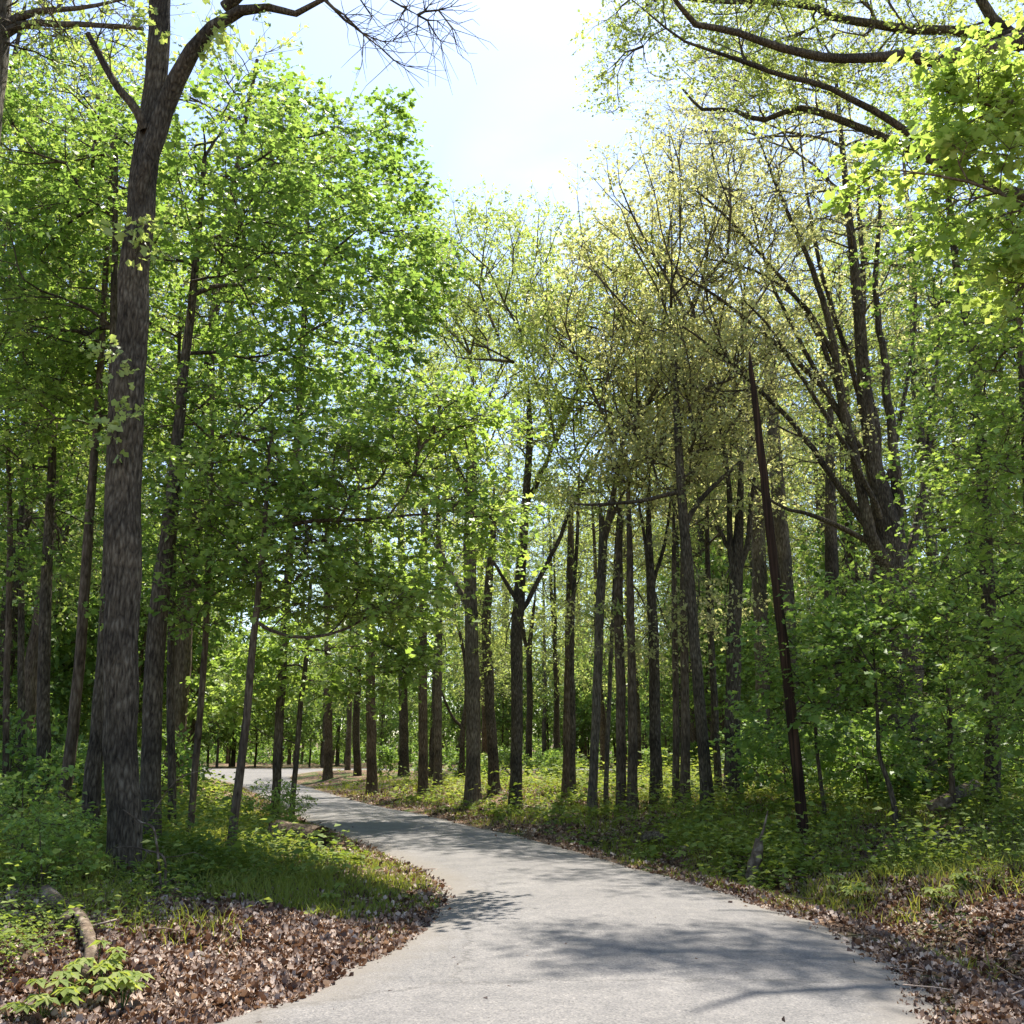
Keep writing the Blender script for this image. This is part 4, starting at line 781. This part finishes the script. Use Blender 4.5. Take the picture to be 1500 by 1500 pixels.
# ------------------------------------------------------------------ the leaning pole, dead wood and small plants
def tube_thing(name, label, cat, pts, rad, m, sides=12, lobes=0.08, seed=1, n=None, group=None, extra=()):
    rng = np.random.RandomState(seed); pts = np.array(pts, float); base = pts[0].copy()
    f = resample(np.c_[pts, np.array(rad, float)], n or 4 * len(pts)); q = f[:, :3]; q[1:-1] += rng.normal(0, 0.06, (len(q) - 2, 3)) * f[1:-1, 3:4]
    g = Geo(); V, F_ = tubes(q[None], f[None, :, 3], sides, lobes, rng, cap=True); g.add(V, F_)
    for ep, er in extra:
        f2 = resample(np.c_[np.array(ep, float), np.array(er, float)], 4 * len(ep)); V, F_ = tubes(f2[None, :, :3], f2[None, :, 3], max(5, sides // 2), lobes, rng, cap=True); g.add(V, F_)
    o = g.obj(name, m, None, base, True); o['label'] = label; o['category'] = cat
    if group: o['group'] = group
    return o
def pole():
    Y = 17.0; P, r = px_path([(1180, 1236, 17), (1160, 1050, 15.5), (1136, 850, 14), (1118, 690, 12), (1106, 590, 9.5), (1100, 540, 7), (1098, 515, 2.5)], Y); P[0, 2] -= 0.5
    tube_thing('pole', 'dark reddish-brown wooden pole leaning left beside the right verge', 'pole', P, r, M['pole'], 16, 0.015, 5)
pole()
def g3(px, py, dz=0.0):
    p = ground_at(px, py).copy(); p[2] += dz; return p
def logs():
    a = g3(75, 1330, 0.12); 
    P = [g3(88, 1375, .12), g3(108, 1366, .15), g3(124, 1392, .13), g3(130, 1415, .11), g3(122, 1448, .08)]
    tube_thing('driftwood_branch', 'pale curved dead branch lying on the leaf litter at lower left', 'branch', P, [.036, .043, .045, .04, .028], M['dead'], 12, 0.14, 6)
    P = [g3(66, 1328, .10), g3(82, 1337, .08), g3(100, 1340, .05)]
    tube_thing('broken_log', 'short broken log with a pale end above the curved dead branch', 'log', P, [.08, .065, .04], M['dead'], 12, 0.15, 7)
    P = [g3(30, 1416, .03), g3(58, 1392, .05), g3(92, 1372, .05)]
    tube_thing('dead_stick', 'thin brown stick pointing at the curved dead branch in the litter', 'stick', P, [.02, .025, .018], M['bark_brown'], 8, 0.1, 8)
    P = [g3(1362, 1203, .18), g3(1395, 1198, .30), g3(1432, 1186, .42)]
    tube_thing('fallen_log', 'reddish-brown fallen log lying on the shrubby right bank', 'log', P, [.11, .12, .11], M['dead'], 12, 0.08, 9)
    b = g3(1098, 1298); 
    tube_thing('dead_stump', 'grey leaning dead stub at the right verge before the pole', 'stump', [b + [0, 0, -.15], b + [.05, .05, .18], b + [.16, .12, .42], b + [.2, .15, .62]], [.075, .07, .075, .05], M['dead'], 12, 0.16, 10, extra=[([b + [.15, .1, .5], b + [.27, .15, .75], b + [.36, .2, 1.0]], [.025, .018, .01])])
    P = [g3(942, 1241, .12), g3(958, 1238, .15), g3(976, 1240, .11)]
    tube_thing('dark_log', 'small dark log in the weeds at the grove edge of the lane', 'log', P, [.09, .10, .07], M['bark_dark'], 10, 0.12, 11)
    # hollow log: an open half shell
    c = g3(470, 1246, 0.10); rng = np.random.RandomState(4); ax = norm(np.array([-0.75, 0.62, 0.05])); sd = norm(np.cross(ax, [0, 0, 1])); n = 16; m = 10
    th = np.linspace(-0.5, math.pi + 0.5, n); V = []
    for rr in (0.26, 0.20):
        for j in range(m):
            L = 1.1 * j / (m - 1) + (0.05 * rng.rand(n) if j in (0, m - 1) else 0 * th); q = rr * (1 + 0.05 * rng.normal(0, 1, n))
            V.append(c + np.outer(L, ax) + np.outer(np.cos(th) * q, sd) + np.outer(np.sin(th) * q * 0.95 + 0.02, [0, 0, 1.0]))
    V = np.vstack(V); Q = []
    for s in range(2):
        for j in range(m - 1):
            for i in range(n - 1): Q.append((s * m * n + j * n + i, s * m * n + j * n + i + 1, s * m * n + (j + 1) * n + i + 1, s * m * n + (j + 1) * n + i))
    for j in (0, m - 1):
        for i in range(n - 1): Q.append((j * n + i, j * n + i + 1, m * n + j * n + i + 1, m * n + j * n + i))
    for i in (0, n - 1):
        for j in range(m - 1): Q.append((j * n + i, (j + 1) * n + i, m * n + (j + 1) * n + i, m * n + j * n + i))
    o = mesh_obj('hollow_log', V, [np.array(Q)], M['bark_brown'], None, c, smooth=False); o['label'] = 'short hollow brown log lying in the grass at the inside of the bend'; o['category'] = 'log'
logs()
def dead_boughs():
    Y = 10.6
    def b(name, label, px, w, ex, seed):
        P, r = px_path([(x, y, w * (1 - 0.6 * k / len(px))) for k, (x, y) in enumerate(px)], Y, 0.2, False)
        E = []
        for q in ex:
            p2, r2 = px_path([(x, y, 1.6 - 0.3 * k) for k, (x, y) in enumerate(q)], Y + 0.1, -0.1, False); E.append((p2, r2))
        tube_thing(name, label, 'branch', P, r, M['dead'], 6, 0.05, seed, extra=E)
    b('dead_branch', 'bare grey dead branch crossing in front of the big trunk near its foot', [(242, 1300), (240, 1256), (215, 1246), (195, 1241), (165, 1242)], 4, [[(240, 1256), (262, 1254), (285, 1249), (303, 1258)], [(215, 1247), (212, 1258), (205, 1262)], [(210, 1244), (222, 1252)]], 21)
    b('dead_branch', 'thin grey dead bough rising to the right from the foot of the big tree', [(236, 1300), (228, 1225), (220, 1208), (208, 1205), (180, 1186)], 4, [[(228, 1225), (218, 1208), (195, 1206)], [(214, 1207), (250, 1152), (275, 1134), (310, 1127)], [(275, 1134), (258, 1143)]], 22)
    b('dead_branch', 'pale straight fallen stick leaning on the plants below the big tree', [(178, 1320), (195, 1310), (222, 1302), (258, 1286)], 4, [], 23)
dead_boughs()
def leafy_plants():
    rng = np.random.RandomState(31)
    spots = [(105, 1478, 'umbrella-leaved plant at the bottom left beside the road litter'), (150, 1468, 'pale umbrella-leaved plant right of the bottom left one'), (178, 1490, 'small umbrella-leaved plant nearest the lower left road edge'), (60, 1500, 'umbrella-leaved plant in the bottom left corner'),
             (140, 1440, 'little leafy plant by the lower end of the curved dead branch'), (420, 1300, 'broad-leaved plant in the grass at the inside of the bend'), (480, 1330, 'low leafy plant near the tip of the grassy verge'), (500, 1290, 'pale leafy plant in the middle of the grassy verge'), (1255, 1325, 'yellow-green leafy plant at the right ditch'), (1232, 1312, 'small leafy plant left of the ditch hollow'), (1375, 1330, 'broad-leaved plant on the right leaf-covered slope'), (1420, 1310, 'leafy plant high on the right leaf-covered slope')]
    for k, (x, y, lb) in enumerate(spots):
        p = g3(x, y); g = Geo(); s = Geo(); root = thing('leafy_plant', lb, 'plant', p, 'single leafy plants on the verges')
        n = rng.randint(5, 9); a = rng.rand(n) * 6.283; h = 0.12 + 0.14 * rng.rand(n); rd = 0.05 + 0.14 * rng.rand(n)
        tops = p + np.stack([np.cos(a) * rd, np.sin(a) * rd, h], 1)
        pts = np.stack([np.repeat(p[None], n, 0), p + (tops - p) * [0.4, 0.4, 0.6], tops], 1); V, F_ = tubes(pts, np.full((n, 3), 0.004), 5); s.add(V, F_); s.obj('stem', M['herb'], root, p)
        m = 7; T = np.repeat(tops, m, 0); b = np.tile(np.arange(m) * 6.283 / m, n) + np.repeat(a, m); axv = np.stack([np.cos(b), np.sin(b), -0.35 + 0 * b], 1)
        V, F_ = leaves(T, axv, np.array([0, 0, 1.0]) + rng.normal(0, .15, (n * m, 3)), 0.07 + 0.04 * rng.rand(n * m), 'oval', rng); g.add(V, F_, np.repeat(0.45 + 0.5 * rng.rand(n * m), 4)); g.obj('leaf_cluster', M['herb'], root, p)
leafy_plants()
for ob in bpy.data.objects:
    if 'used' in ob.keys(): del ob['used']
for ob in bpy.data.objects:
    if ob.type == 'MESH' and ob.name.split('.')[0] in ('leaf_litter', 'ground_cover', 'grass', 'far_woods', 'far_trunks'): ob['category'] = ob.name.split('.')[0].replace('_', ' ')
